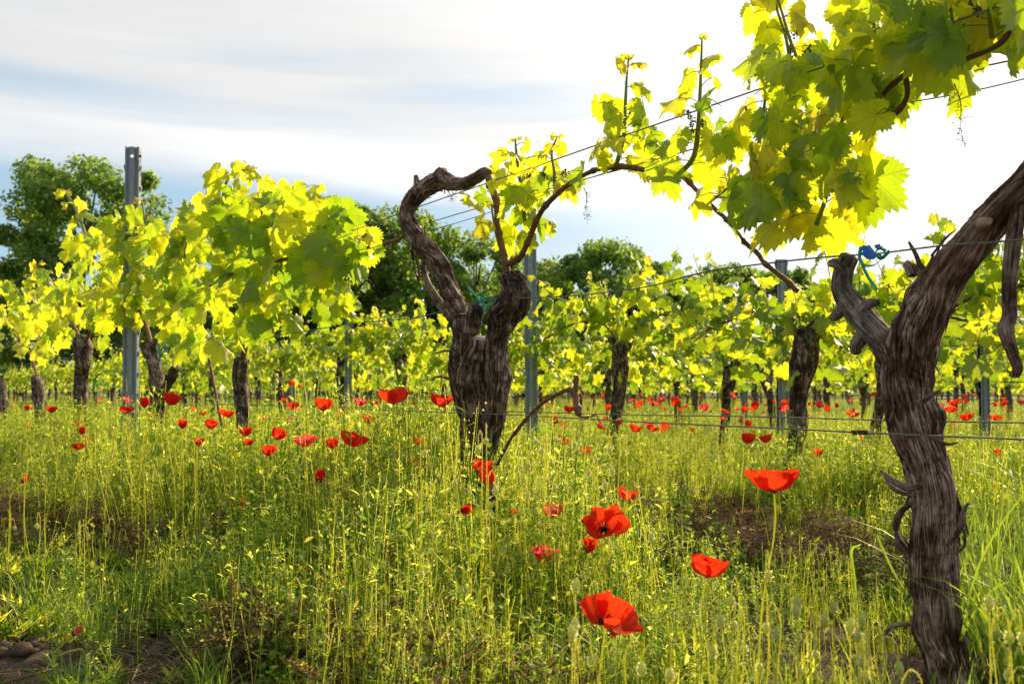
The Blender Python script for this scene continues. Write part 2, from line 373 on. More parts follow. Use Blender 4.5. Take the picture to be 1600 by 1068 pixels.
M['barkdark'] = bark_mat('dark_vine_bark', [(.38, (.008, .006, .005)), (.46, (.036, .024, .019)), (.52, (.11, .078, .06)), (.59, (.42, .35, .31))])
M['barkold'] = bark_mat('weathered_vine_wood', [(.38, (.018, .014, .012)), (.46, (.08, .064, .056)), (.53, (.19, .165, .15)), (.61, (.46, .42, .40))], .7, .002)
M['barktan'] = bark_mat('tan_peeling_bark', [(.38, (.03, .017, .012)), (.46, (.13, .08, .055)), (.53, (.27, .19, .14)), (.62, (.56, .48, .41))])
M['strip'] = plain('bark_fibre', [(.3, (.13, .09, .07)), (.5, (.26, .19, .15)), (.7, (.42, .36, .32))], 30, rough=.8, bump=.001, bscale=200)
M['cane'] = plain('brown_cane', [(.3, (.14, .07, .035)), (.6, (.26, .15, .08)), (.8, (.33, .22, .13))], 40, rough=.6, bump=.0015, bscale=120, attr=True, stretch=(4, 1, 1))
M['cutwood'] = plain('cut_wood', [(.3, (.3, .22, .14)), (.7, (.5, .4, .28))], 60)
M['steel'] = plain('galvanised_post', [(.3, (.20, .26, .32)), (.5, (.29, .36, .43)), (.75, (.38, .44, .50))], 14, rough=.5, spec=.5, metal=.15, bump=.0006, bscale=60, stretch=(6, 6, 1))
M['wire'] = plain('steel_wire', [(.3, (.12, .13, .15)), (.7, (.25, .27, .30))], 40, rough=.45, spec=.5, metal=.6)
M['rust'] = plain('rusty_iron', [(.3, (.08, .035, .02)), (.7, (.22, .09, .04))], 80, rough=.8)
M['soil'] = None
def soil_mat():
    m, g, out = new_mat('dry_soil'); p = g.n('ShaderNodeNewGeometry').outputs['Position']
    n1 = g.noise(p, 2.2, 4); n2 = g.noise(p, 38, 6, .7); n3 = g.noise(p, 160, 4, .7)
    w = g.m('ADD', g.m('MULTIPLY', n2, .6), g.m('MULTIPLY', n1, .4))
    c = g.ramp(w, [(.3, (.050, .034, .025)), (.5, (.105, .075, .055)), (.68, (.20, .155, .12))])
    gm = g.noise(p, 7, 4, .6); far = g.m('DIVIDE', g.m('SUBTRACT', g.sep(p)[1], 6.0), 8.0, clamp=True)
    c = g.mix(g.m('MULTIPLY', far, g.m('ADD', .5, g.m('MULTIPLY', gm, .6)), clamp=True), c, (.10, .14, .035))
    pb = g.n('ShaderNodeBsdfPrincipled'); g.put(pb.inputs['Base Color'], c); pb.inputs['Roughness'].default_value = .95; pb.inputs['Specular IOR Level'].default_value = .1
    h = g.m('ADD', n2, g.m('MULTIPLY', n3, .35)); g.put(pb.inputs['Normal'], g.bump(h, 1.0, .02)); g.t.links.new(pb.outputs[0], out.inputs[0]); return m
M['soil'] = soil_mat()
M['clod'] = plain('soil_clod', [(.3, (.06, .042, .032)), (.5, (.11, .08, .06)), (.72, (.19, .15, .12))], 40, rough=.95, spec=.1, bump=.006, bscale=60)
M['tie_green'] = plain('green_plastic', [(.4, (.0, .42, .25)), (.6, (.01, .5, .32))], 20, rough=.35, spec=.5)
M['tie_blue'] = plain('blue_plastic', [(.4, (.0, .13, .55)), (.6, (.0, .2, .7))], 20, rough=.35, spec=.5)
M['treebark'] = plain('tree_bark', [(.3, (.04, .032, .026)), (.7, (.11, .09, .07))], 3, rough=.9, bump=.05, bscale=6)
M['berry'] = leafy('flower_cluster', [(.05, .07, .02), (.10, .12, .03)], [(.03, .04, .01), (.06, .07, .01)])
# ---------------------------------------------------------------- ground
def build_ground():
    def ax(lo, hi, flo, fhi, fine, grow):
        a = [flo]
        st = fine
        while a[-1] < fhi: a.append(a[-1]+fine)
        st = fine
        while a[-1] < hi: st *= grow; a.append(a[-1]+st)
        b = [flo]; st = fine
        while b[-1] > lo: st *= grow; b.append(b[-1]-st)
        return np.array(b[::-1][:-1]+a)
    xs = ax(-900, 900, -1.9, 2.4, .013, 1.06); ys = ax(-60, 1500, .9, 4.2, .013, 1.06)
    X, Y = np.meshgrid(xs, ys); Z = groundz(X, Y)
    p = np.stack([X, Y, X*0], -1); fine = np.clip((6-Y)/3, 0, 1)*np.clip((3.5-np.abs(X))/1, 0, 1)
    Z = Z+fine*((fbm(p*22, 4, 31, .6)-.5)*.05+np.maximum(0, fbm(p*13, 2, 40)-.55)*.06)
    nx = len(xs); ny = len(ys); i = np.arange(ny-1)[:, None]*nx; j = np.arange(nx-1)[None]
    Q = np.stack([i+j, i+j+1, i+nx+j+1, i+nx+j], -1).reshape(-1, 4); mb = MB(); mb.add(np.stack([X, Y, Z], -1).reshape(-1, 3), None, Q)
    tag(mb.build('ground', M['soil']), kind='structure')
build_ground()
# ---------------------------------------------------------------- bark sweeps
def bark(mb, ctrl, ns=80, step=.005, seed=0, amp=1.0, twist=2.0, m=0, knots=(), cap=True, strips=0, smb=None, lobes=.12):
    """ctrl rows x,y,z,r ; a gnarled, furrowed limb with fibres running along it"""
    C4 = smooth_path(ctrl, step); C, r = C4[:, :3], C4[:, 3]; n = len(C)
    L = np.concatenate([[0], np.cumsum(np.linalg.norm(np.diff(C, axis=0), axis=1))])
    w = np.stack([L*5, L*0+seed*3.1, L*0], -1); jit = (fbm(w, 3, seed)-.5)*.35
    T, U, B = frames(C); th = np.arange(ns)/ns*2*math.pi
    TT, LL = np.meshgrid(th, L); rr = r[:, None]+0*TT
    ww = np.stack([np.cos(TT)*1.3+seed, np.sin(TT)*1.3, LL*7], -1)
    tw = TT+twist*LL+(fbm(ww, 3, seed+3)-.5)*.95*amp
    cr = .055; q = np.stack([np.cos(tw)*cr, np.sin(tw)*cr, LL*.13], -1)+seed*.37
    c1 = vn(np.stack([np.cos(tw)*1.1, np.sin(tw)*1.1, LL*4], -1)+seed, 1)-.5
    rid = (1-np.abs(2*vn(q*48, 2)-1))**.6; rid2 = (1-np.abs(2*vn(q*115, 4)-1))**.7; f3 = vn(q*300, 6)-.5
    blk = fbm(np.stack([np.cos(TT)*2, np.sin(TT)*2, LL*16], -1)+seed, 3, 8)-.5
    s = np.minimum(1, rr/.05)
    rad = rr*(1+lobes*2.2*c1+jit[:, None]*.5+.26*blk)+s*amp*(.012*(rid-.72)+.0075*(rid2-.7)+.0035*f3)
    for (kl, kt, kr, kh) in knots:
        rad = rad+kh*np.exp(-(((LL-kl)/kr)**2+((np.angle(np.exp(1j*(TT-kt))))*rr/kr)**2))
    V = C[:, None]+(U[:, None]*np.cos(TT)[..., None]+B[:, None]*np.sin(TT)[..., None])*rad[..., None]
    i = np.arange(n-1)[:, None]*ns; j = np.arange(ns)[None]; j2 = (j+1) % ns
    Q = np.stack([i+j, i+j2, i+ns+j2, i+ns+j], -1).reshape(-1, 4); mb.add(V.reshape(-1, 3), None, Q, q.reshape(-1, 3), m)
    if cap:
        for e, o in ((0, 0), (n-1, (n-1)*ns)):
            rim = V.reshape(-1, 3)[o:o+ns]; c = C[e]+T[e]*(r[e]*.25*(1 if e else -1))
            mb.add(np.vstack([rim, (rim+c)/2+T[e]*(r[e]*.12*(1 if e else -1)), c]), [[ns+k, ns+(k+1) % ns, 2*ns] for k in range(ns)], [[k, (k+1) % ns, ns+(k+1) % ns, ns+k] for k in range(ns)], (q[e, 0]), m)
    rs = np.random.RandomState(seed+77); smb = smb or mb
    for _ in range(strips):
        i0 = rs.randint(0, max(1, n-8)); ln = min(n-1-i0, int(rs.uniform(.03, .16)/step))
        if ln < 5: continue
        k = np.arange(i0, i0+ln, max(1, int(.008/step))); t0 = rs.randint(ns); drift = rs.uniform(-.55, .55)-twist*.16
        idx = (t0+np.round((k-i0)*step*drift*ns).astype(int)) % ns
        S = V[k, idx]; out = nrm(S-C[k]); e = np.linspace(-1, 1, len(k))[:, None]; mode = rs.choice(3)
        lift = (.001+.03*rs.uniform(.05, 1)**2*np.maximum(0, (e if mode == 0 else -e if mode == 1 else np.abs(e)))**2.2)*s[0, 0]
        S = S+out*lift+(fbm(S*60, 2, 3)[:, None]-.5)*.004
        wd = rs.uniform(.0008, .003)*s[0, 0]*(1 if _ % 4 else 1.8); tube(smb, S, wd*(1-.7*np.abs(e[:, 0])**3), 4, m if smb is mb else 0, tuple(q[i0, 0]))
    return V
def sinews(mb, rows, n, seed, off=0.0, lo=.22, hi=.42, tw=(1.5, 4), ns=22, smb=None):
    C4 = smooth_path(pxpath(rows, off), .03); T, U, B = frames(C4[:, :3]); rs = np.random.RandomState(seed); N = len(C4)
    for k in range(n):
        a = rs.randint(0, max(1, N-8)) if k % 3 else 0; b = min(N, a+rs.randint(8, max(9, N))); i = np.arange(a, b); L = i*.03; th = rs.uniform(0, 6.28)+rs.uniform(*tw)*L
        f = rs.uniform(lo, hi); e = np.minimum(1, np.minimum(i-a, b-1-i)/3); R_ = C4[i, 3]; P_ = C4[i, :3]+(U[i]*np.cos(th)[:, None]+B[i]*np.sin(th)[:, None])*(R_*(.55+.33*e))[:, None]
        if len(i) > 4: bark(mb, np.c_[P_, R_*f*(.35+.65*e)], ns, .005, seed+k*3, .75, 3, strips=10, smb=smb, lobes=.3)
def pxpath(rows, off=0.0, fn=R):
    out = []
    for w in rows:
        px, py, wd = w[:3]; o = off+(w[3] if len(w) > 3 else 0); p = fn(px, py, o); D = p[1]; out.append((*p, wd*D/F/2*(.78 if D > 3.4 and wd > 12 else .72 if wd > 40 and 650 < px < 830 else .80 if wd > 24 else 1)))
    return np.array(out)
# ---------------------------------------------------------------- vine pieces
FACE = np.array((-.1, -.75, .3))
def blob_leaves(sh, mb, blobs, rs, lod=3, off=0.0, thick=.28, mult=.7):
    for (cx, cy, rx, ry, n, sz) in blobs:
        for _ in range(max(1, int(n*mult))):
            a = rs.uniform(0, 6.283); q = math.sqrt(rs.uniform(0, 1)); px = cx+rx*q*math.cos(a); py = cy+ry*q*math.sin(a)
            o = off+rs.uniform(-.5, .5)*thick; D = Y1(px)+o; s = sz*(rs.uniform(.4, 1.05) if sz > 60 else rs.uniform(.55, 1.1))*.56*Y1(px)/F
            if sz < 62: pass
            at = P(px, py-sz*.42, D); az = rs.uniform(0, 6.283)
            petiole_leaf(sh, mb, at-np.array((math.cos(az), math.sin(az), 0))*s*.5, az, s, lod, rs, max(0, (70-sz)/70)*rs.uniform(.4, 1), droop=rs.uniform(.35, 1.2), face=FACE)
def shoot_at(par, lf, rows, rs, size=(30, 60), nleaf=5, lod=3, off=0.0, berries=0, bm=None, tendril=True, tipd=True):
    """a green shoot through photo pixels with leaves that get smaller to the tip"""
    nleaf = int(nleaf*1.5); sh = MB(); c = pxpath(rows, off); S = smooth_path(c, .012); tube(sh, S[:, :3], S[:, 3], 6, 0, (0, 0, .3)); n = len(S)
    D = S[0, 1]
    for k in range(nleaf):
        f = (k+.6)/nleaf; p = S[int(f*(n-1)), :3]; s = (size[1]+(size[0]-size[1])*f*f)*.72*D/F*rs.uniform(.85, 1.15); az = k*math.pi+rs.uniform(-.9, .9)
        petiole_leaf(sh, lf, p, az, s, lod, rs, young=min(1, .15+f*.8), droop=rs.uniform(.2, 1.1), plen=s*.8, face=FACE)
    if tipd:
        for k in range(4):
            s = rs.uniform(.006, .013)*D/2; petiole_leaf(sh, lf, S[-1, :3], rs.uniform(0, 6.28), s, min(lod, 2), rs, .95, droop=-.3, plen=s*.8)
    if tendril:
        p = S[int(n*.7), :3]; a = rs.uniform(0, 6.28); t = np.linspace(0, 1, 18)[:, None]; d = np.array((math.cos(a), .2*math.sin(a), .5))
        tube(sh, p+d*t*.05+np.concatenate([np.cos(t*7), np.sin(t*5), np.sin(t*7)], 1)*.006*t, .0005, 3, 0, (0, 0, .9))
    for _ in range(berries):
        p = S[int(rs.uniform(.25, .75)*(n-1)), :3]; bm = MB(); berry_cluster(bm, p, rs); bm.build('flower_cluster', M['berry'], par)
    sh.build('shoot', M['shoot'], par)
ICO = None
def ico():
    global ICO
    if ICO is None:
        t = (1+5**.5)/2; V = nrm(np.array([(-1, t, 0), (1, t, 0), (-1, -t, 0), (1, -t, 0), (0, -1, t), (0, 1, t), (0, -1, -t), (0, 1, -t), (t, 0, -1), (t, 0, 1), (-t, 0, -1), (-t, 0, 1)], float))
        T = np.array([(0, 11, 5), (0, 5, 1), (0, 1, 7), (0, 7, 10), (0, 10, 11), (1, 5, 9), (5, 11, 4), (11, 10, 2), (10, 7, 6), (7, 1, 8), (3, 9, 4), (3, 4, 2), (3, 2, 6), (3, 6, 8), (3, 8, 9), (4, 9, 5), (2, 4, 11), (6, 2, 10), (8, 6, 7), (9, 8, 1)])
        ICO = (V, T)
    return ICO
def berry_cluster(mb, p, rs, L=.035, dead=False):
    a = rs.uniform(0, 6.28); d = np.array((math.cos(a)*.6, math.sin(a)*.3, rs.uniform(.3, 1.0))); d = d/np.linalg.norm(d)
    q = p+np.array((math.cos(a), .2, .3))*.014; S = smooth_path([p, q, q+d*L], .006); tube(mb, S, .0007, 4)
    V, T = ico()
    for k in range(34):
        f = rs.uniform(.15, 1); c = q+d*L*f+rnd_unit(rs)*.0075*(1.15-f*.75); mb.add(c+V*rs.uniform(.0015, .0027), T, None, (0, 0, rs.uniform(0, .5)))
def dead_bunch(parent, px, py, ln, seed, off=0.0):
    rs = np.random.RandomState(seed); mb = MB(); p = R(px, py, off); D = p[1]; L = ln*D/F
    t = np.linspace(0, 1, 14)[:, None]; S = p+np.array((.15, 0, -1))*t*L+np.concatenate([np.sin(t*6)*.004, np.cos(t*5)*.003, t*0], 1); tube(mb, S, .0008*(1.4-t[:, 0]), 4)
    V, T = ico()
    for k in range(34):
        q = S[rs.randint(2, 14)]; d = rnd_unit(rs); d[2] *= .5; e = q+d*rs.uniform(.004, .014)*(1.3-0*ln)
        tube(mb, [q, (q+e)/2+rnd_unit(rs)*.001, e], .0004, 3); mb.add(e+V*rs.uniform(.0007, .0016), T)
    return mb.build('dried_bunch_stem', M['rust'], parent)
VI = 'gnarled grapevine'
def root_at(px, py, off, label, name='grapevine'):
    p = R(px, py, off); z = float(groundz(p[0], p[1])); return empty(name, (p[0], p[1], z), label, 'grapevine', 'grapevines in the first row')
# ================= the big vine on the right
v1 = root_at(1486, 1068, 0, 'thick shaggy brown vine filling the right foreground, grey dead stub on its left')
mb = MB(); fb = MB()
K1 = [(.2, 1.2, .03, .012), (.55, 4.2, .03, .014), (.75, 2.2, .03, .01), (.9, 5.0, .035, .015)]
bark(mb, pxpath([(1505, 1180, 92), (1490, 1110, 84), (1486, 1068, 78), (1471, 993, 72), (1464, 936, 72), (1456, 880, 80), (1460, 824, 72), (1459, 781, 70), (1448, 725, 70), (1429, 674, 80), (1419, 612, 82), (1424, 560, 96), (1432, 520, 92), (1446, 492, 78), (1462, 460, 66)]),
     140, .0032, 1, 1.0, 2.5, knots=K1, strips=170, smb=fb, lobes=.16)
sinews(mb, [(1478, 1040, 76), (1462, 900, 78), (1459, 781, 68), (1446, 722, 66), (1427, 674, 76), (1418, 612, 80), (1424, 560, 88), (1440, 510, 84)], 13, 400, smb=fb)
mb.build('trunk', M['bark'], v1)
mb = MB()
bark(mb, pxpath([(1430, 560, 60), (1440, 515, 78), (1455, 470, 82), (1478, 428, 78), (1508, 392, 73), (1540, 352, 68), (1572, 318, 64), (1610, 284, 60), (1665, 235, 56), (1740, 170, 50)]), 120, .0035, 5, .85, 3.4,
     knots=[(.10, 1.0, .02, .008)], strips=150, smb=fb, lobes=.1)
sinews(mb, [(1432, 560, 70), (1455, 470, 78), (1478, 428, 74), (1508, 392, 70), (1540, 352, 66), (1572, 318, 62), (1640, 260, 58)], 9, 430, lo=.16, hi=.3, smb=fb)
mb.build('arm', M['barktan'], v1); fb.build('loose_bark_fibres', M['barktan'], v1)
mb = MB()
bark(mb, pxpath([(1424, 610, 56), (1404, 568, 60), (1376, 530, 58), (1350, 500, 52), (1328, 474, 44), (1315, 450, 38), (1317, 424, 36), (1327, 400, 34)]), 80, .0035, 9, .7, 1.2, lobes=.24, strips=20)
for q in ([(1345, 488, 18), (1358, 474, 15), (1373, 472, 10)], [(1350, 520, 18), (1343, 530, 21), (1337, 541, 20), (1338, 552, 14)], [(1325, 470, 18), (1309, 490, 16), (1300, 497, 11)], [(1322, 425, 16), (1308, 412, 16), (1297, 412, 10)]):
    bark(mb, pxpath(q, -.01), 32, .004, 13+len(q), .35, 1, lobes=.2)
mb.build('dead_stub', M['barkold'], v1)
mb = MB()
for dx, s in ((0, 21), (5, 22), (-4, 23)):
    bark(mb, pxpath([(1592+dx*1.3, 322, 13), (1582+dx*2, 380, 9), (1577+dx*1.5, 440, 11), (1578+dx, 490, 15), (1572+dx, 515, 17), (1582+dx*.7, 550, 13), (1590+dx, 575, 8), (1586+dx, 590, 3)], -.01), 22, .005, s, .5, 6, lobes=.25, strips=8)
mb.build('hanging_bark', M['bark'], v1)
mb = MB()
for q in ([(1448, 752, 9), (1422, 762, 10), (1398, 752, 8), (1376, 735, 4)], [(1448, 765, 5), (1420, 772, 6), (1395, 762, 5), (1382, 745, 3)], [(1440, 775, 6), (1415, 792, 8), (1403, 806, 11), (1399, 822, 10), (1401, 832, 3)], [(1424, 868, 13), (1408, 848, 11), (1400, 832, 7)], [(1436, 976, 6), (1405, 975, 8), (1386, 985, 6), (1384, 1020, 4)], [(1478, 852, 6), (1490, 842, 5), (1503, 820, 9), (1506, 800, 7), (1513, 785, 3)], [(1460, 684, 7), (1480, 693, 5), (1497, 691, 2)],
          [(1440, 630, 7), (1458, 616, 6), (1470, 609, 3)], [(1498, 862, 4), (1507, 850, 4), (1506, 825, 4)], [(1440, 425, 8), (1432, 400, 7), (1420, 378, 4)], [(1455, 400, 3), (1478, 372, 3), (1492, 360, 1.5)], [(1427, 430, 18), (1422, 418, 17), (1417, 412, 15)], [(1440, 425, 14), (1434, 415, 13)]):
    mb = MB(); bark(mb, pxpath(q, -.03), 16, .004, 31+len(q)+int(q[0][0]), .6, 3, lobes=.3, strips=3); mb.build('peeling_bark', M['bark'], v1)
mb = MB(); c = R(1543, 346, -.052); tube(mb, [c+np.array((0, -.004, 0)), c+np.array((0, .02, 0))], [.006, .010], 14, cap=True); mb.build('pruning_scar', M['cutwood'], v1)
# canes and leaves of the right hand arm
rs = np.random.RandomState(3)
sh = MB(); lf = MB(); cn = MB(); bm = MB()
for q in ([(1505, 96, 3), (1480, 97, 7), (1440, 102, 9), (1400, 127, 9), (1366, 162, 9), (1343, 170, 8)], [(1366, 162, 8), (1376, 178, 9), (1400, 176, 9), (1418, 150, 9), (1416, 120, 8)], [(1760, 130, 14), (1680, 60, 12), (1600, 30, 10), (1560, 70, 9), (1500, 96, 8)]):
    c = smooth_path(pxpath(q), .008); c[:, :3] += (fbm(c[:, :3]*22, 3)[:, None]-.5)*.008; cn = MB(); tube(cn, c[:, :3], c[:, 3]*(1+.15*np.sin(np.arange(len(c))*.8)), 10); cn.build('cane', M['cane'], v1)
shoots = [([(1262, 138, 6), (1245, 90, 5), (1232, 55, 5), (1222, 20, 4), (1212, -10, 3)], (55, 75), 4), ([(1335, 170, 6), (1343, 120, 5), (1343, 60, 4), (1336, 20, 3)], (40, 70), 4),
          ([(1420, 120, 7), (1440, 70, 6), (1445, 20, 5), (1450, -30, 4)], (70, 110), 5), ([(1480, 97, 7), (1490, 60, 6), (1485, 10, 5)], (80, 110), 4), ([(1368, 165, 7), (1372, 110, 6), (1365, 30, 5), (1370, -20, 4)], (60, 100), 5),
          ([(1550, 60, 7), (1545, 10, 6), (1550, -40, 5)], (80, 110), 4), ([(1300, 300, 8), (1308, 230, 7), (1318, 180, 6)], (70, 110), 4), ([(1275, 352, 8), (1290, 310, 7), (1296, 270, 6)], (70, 100), 4)]
for q, sz, n in shoots: shoot_at(v1, lf, q, rs, sz, n, berries=1, bm=bm, tipd=q[-1][1] > 5)
B1 = [(1545, 30, 60, 50, 16, 125), (1590, 60, 30, 50, 9, 120), (1460, 45, 70, 45, 13, 120), (1360, 40, 60, 40, 9, 95), (1305, 110, 50, 55, 12, 95), (1395, 110, 60, 45, 13, 105), (1490, 110, 55, 25, 9, 120), (1345, 195, 50, 36, 12, 96), (1395, 195, 26, 20, 5, 100), (1590, 130, 15, 25, 3, 95)]
blob_leaves(sh, lf, B1, rs, 3, 0.0, .34)
lf.fold(sh, 1).build('foliage', [M['leaf'], M['shoot']], v1)
dead_bunch(v1, 1492, 130, 95, 4, -.05)
# ================= the twisted vine in the middle
v2 = root_at(768, 905, 0, 'tall twisted middle vine, left arm curled like a hook, long cane arching right')
mb = MB(); fb = MB()
bark(mb, pxpath([(772, 990, 40), (768, 930, 40), (766, 880, 42), (762, 834, 44), (752, 761, 52), (750, 712, 60), (752, 660, 66), (752, 625, 80), (752, 590, 80), (755, 555, 70), (757, 530, 50)]), 110, .0045, 41, 1.25, 2.0, knots=[(.75, 1.5, .04, .02), (.55, 4.2, .03, .015)], strips=120, smb=fb, lobes=.26)
sinews(mb, [(764, 860, 44), (752, 761, 56), (750, 700, 66), (752, 640, 74), (752, 585, 84), (754, 540, 80)], 15, 460, lo=.2, hi=.4, tw=(-2.5, 3), smb=fb)
bark(mb, pxpath([(742, 690, 14), (730, 648, 32), (722, 600, 48), (722, 560, 52), (726, 525, 50), (722, 495, 44)], -.02), 64, .005, 44, 1.2, 2.4, strips=50, lobes=.16)
bark(mb, pxpath([(766, 705, 14), (772, 668, 32), (778, 610, 48), (777, 565, 48), (777, 530, 46), (788, 500, 42)], -.03), 64, .005, 46, 1.1, -1.5, strips=40, knots=[(.22, 4.7, .025, .012)], lobes=.1)
mb.build('trunk', M['barkdark'], v2)
mb = MB()
bark(mb, pxpath([(728, 540, 40), (722, 505, 42), (712, 474, 42), (697, 440, 42), (684, 411, 40), (664, 386, 35), (645, 362, 32), (636, 338, 31), (640, 320, 32), (653, 303, 34), (672, 289, 37), (690, 282, 36), (704, 284, 28)]), 90, .004, 51, .9, 4.0, strips=150, smb=fb, lobes=.1)
for q in ([(690, 285, 22), (690, 273, 20), (696, 265, 12)], [(655, 302, 16), (652, 288, 10), (650, 274, 6)], [(680, 280, 14), (684, 268, 10), (688, 262, 4)], [(668, 290, 12), (664, 282, 8), (662, 279, 3)]):
    bark(mb, pxpath(q, -.02), 20, .004, 55+len(q)+q[0][0], .8, 3, strips=6, lobes=.3)
mb.build('hooked_arm', M['bark'], v2); fb.build('loose_bark_fibres', M['bark'], v2)
mb = MB()
bark(mb, pxpath([(700, 490, 14), (682, 465, 13), (668, 440, 10), (662, 420, 8), (663, 405, 6)], .02), 26, .005, 61, .8, 3, strips=8)
for k in range(16):
    x = rs.uniform(640, 668); y = rs.uniform(330, 400); q = pxpath([(x, y, 2.0), (x+rs.uniform(-4, 12), y+rs.uniform(14, 30), 2), (x+rs.uniform(-2, 18), y+rs.uniform(40, 70), 1)], -.05); S = smooth_path(q, .01); tube(mb, S[:, :3], S[:, 3], 3)
mb.build('hanging_bark', M['bark'], v2)
mb = MB()
bark(mb, pxpath([(772, 545, 40), (780, 515, 44), (792, 492, 50), (805, 474, 50), (806, 455, 40), (800, 438, 30), (797, 428, 22)], -.02), 76, .0045, 63, 2.3, 4, strips=90, lobes=.55, knots=[(.12, 3.5, .02, .018), (.18, 1, .02, .014)])
bark(mb, pxpath([(738, 520, 30), (741, 500, 32), (745, 485, 30), (746, 476, 20)], -.05), 50, .0045, 66, .8, 5, lobes=.2)
mb.build('spur_head', M['barkdark'], v2)
mb = MB()
bark(mb, pxpath([(704, 286, 26), (722, 287, 20), (742, 279, 17), (756, 270, 15), (764, 272, 13)]), 30, .004, 71, .5, 4, strips=16, lobes=.15); mb.build('thin_arm', M['barktan'], v2)
mb = MB()
CN = [[(760, 270, 13), (768, 290, 14), (776, 312, 13), (778, 345, 10), (781, 372, 9), (788, 402, 13), (793, 430, 13)], [(788, 412, 11), (800, 410, 10), (816, 398, 9), (826, 375, 9), (838, 345, 9), (852, 322, 9), (872, 302, 8), (900, 280, 8), (930, 266, 8), (960, 261, 10), (985, 262, 9), (1012, 266, 8), (1035, 269, 8), (1060, 271, 9), (1082, 290, 7), (1106, 313, 7), (1132, 342, 7), (1165, 378, 7), (1205, 418, 8), (1245, 455, 9)],
      [(778, 725, 5), (795, 690, 5), (808, 672, 6), (828, 648, 5.5), (850, 628, 6), (876, 613, 7), (896, 611, 9), (901, 628, 10), (907, 646, 11)], [(899, 588, 9), (899, 612, 9)], [(902, 646, 5), (918, 651, 3), (932, 648, 3), (940, 660, 2)], [(600, 380, 5), (618, 376, 6), (636, 366, 7)], [(540, 400, 4), (570, 388, 5), (605, 380, 6)]]
for q in CN:
    mb = MB(); c = smooth_path(pxpath(q), .006); c[:, :3] += (fbm(c[:, :3]*22, 3)[:, None]-.5)*.010; k = np.arange(len(c)); tube(mb, c[:, :3], c[:, 3]*(1+.4*np.maximum(0, np.sin(k*.48+fbm(c[:, :3]*5, 2)*6))**12)*(.85+.3*fbm(c[:, :3]*60, 2)), 10, cap=True); mb.build('cane', M['cane'], v2)
mb = MB(); t2 = pxpath([(745, 640, 8), (715, 600, 6), (688, 588, 4), (672, 594, 2)], -.04); S = smooth_path(t2, .01); tube(mb, S[:, :3], S[:, 3], 6)
t2 = pxpath([(722, 560, 6), (700, 548, 4), (680, 552, 2)], -.04); S = smooth_path(t2, .01); tube(mb, S[:, :3], S[:, 3], 6); mb.build('twigs', M['rust'], v2)
rs = np.random.RandomState(5)
sh = MB(); lf = MB(); bm = MB()
for q, sz, n, b in [([(820, 345, 7), (815, 300, 6), (808, 250, 5), (805, 218, 3)], (22, 60), 5, 2), ([(866, 310, 6), (866, 270, 5), (862, 238, 4), (871, 214, 3)], (20, 50), 4, 2), ([(963, 258, 8), (974, 215, 7), (977, 165, 6), (979, 125, 4), (982, 92, 3)], (22, 62), 6, 3), ([(1064, 270, 9), (1084, 245, 9), (1091, 200, 8), (1094, 145, 6), (1096, 90, 4), (1097, 60, 3)], (26, 70), 7, 3),
                ([(1180, 255, 7), (1190, 200, 6), (1196, 150, 4)], (50, 70), 4, 1), ([(1232, 330, 8), (1228, 280, 7), (1240, 210, 6), (1235, 160, 5)], (50, 90), 5, 1), ([(1170, 360, 6), (1190, 300, 6), (1200, 260, 5)], (60, 90), 4, 0),
                ([(1215, 135, 6), (1232, 100, 6), (1228, 60, 5), (1214, 15, 4), (1208, -20, 3)], (50, 75), 5, 2), ([(1110, 315, 5), (1130, 300, 4), (1150, 280, 3)], (40, 60), 3, 1), ([(780, 385, 5), (772, 350, 4), (768, 320, 3)], (40, 55), 3, 0)]:
    shoot_at(v2, lf, q, rs, sz, n, berries=b)
B2 = [(758, 330, 14, 24, 4, 62), (790, 285, 22, 30, 7, 58), (815, 330, 34, 34, 10, 64), (842, 365, 24, 22, 6, 66), (826, 388, 26, 12, 4, 60), (885, 300, 30, 26, 7, 52), (938, 270, 20, 10, 3, 45), (992, 275, 12, 10, 3, 50), (1032, 288, 18, 10, 4, 52), (1040, 235, 34, 34, 7, 62), (1110, 235, 30, 26, 5, 72), (1005, 220, 15, 20, 3, 52), (950, 190, 18, 22, 3, 58), (945, 235, 15, 18, 3, 50),
      (1120, 170, 22, 30, 2, 66), (1180, 170, 28, 24, 4, 72), (1185, 240, 45, 40, 9, 86), (1235, 190, 45, 45, 12, 92), (1160, 330, 40, 26, 7, 82), (1245, 275, 45, 40, 12, 100), (1300, 245, 42, 42, 10, 92), (1235, 335, 50, 30, 11, 82), (1325, 325, 24, 30, 6, 96), (1245, 385, 44, 16, 7, 84), (1165, 372, 22, 12, 3, 70), (1270, 150, 30, 30, 5, 90), (1210, 20, 24, 26, 3, 80)]
blob_leaves(sh, lf, B2, rs, 3, 0.0, .26)
lf.fold(sh, 1).build('foliage', [M['leaf'], M['shoot']], v2)
dead_bunch(v2, 912, 292, 52, 8, -.02); dead_bunch(v2, 706, 300, 14, 9, -.03)
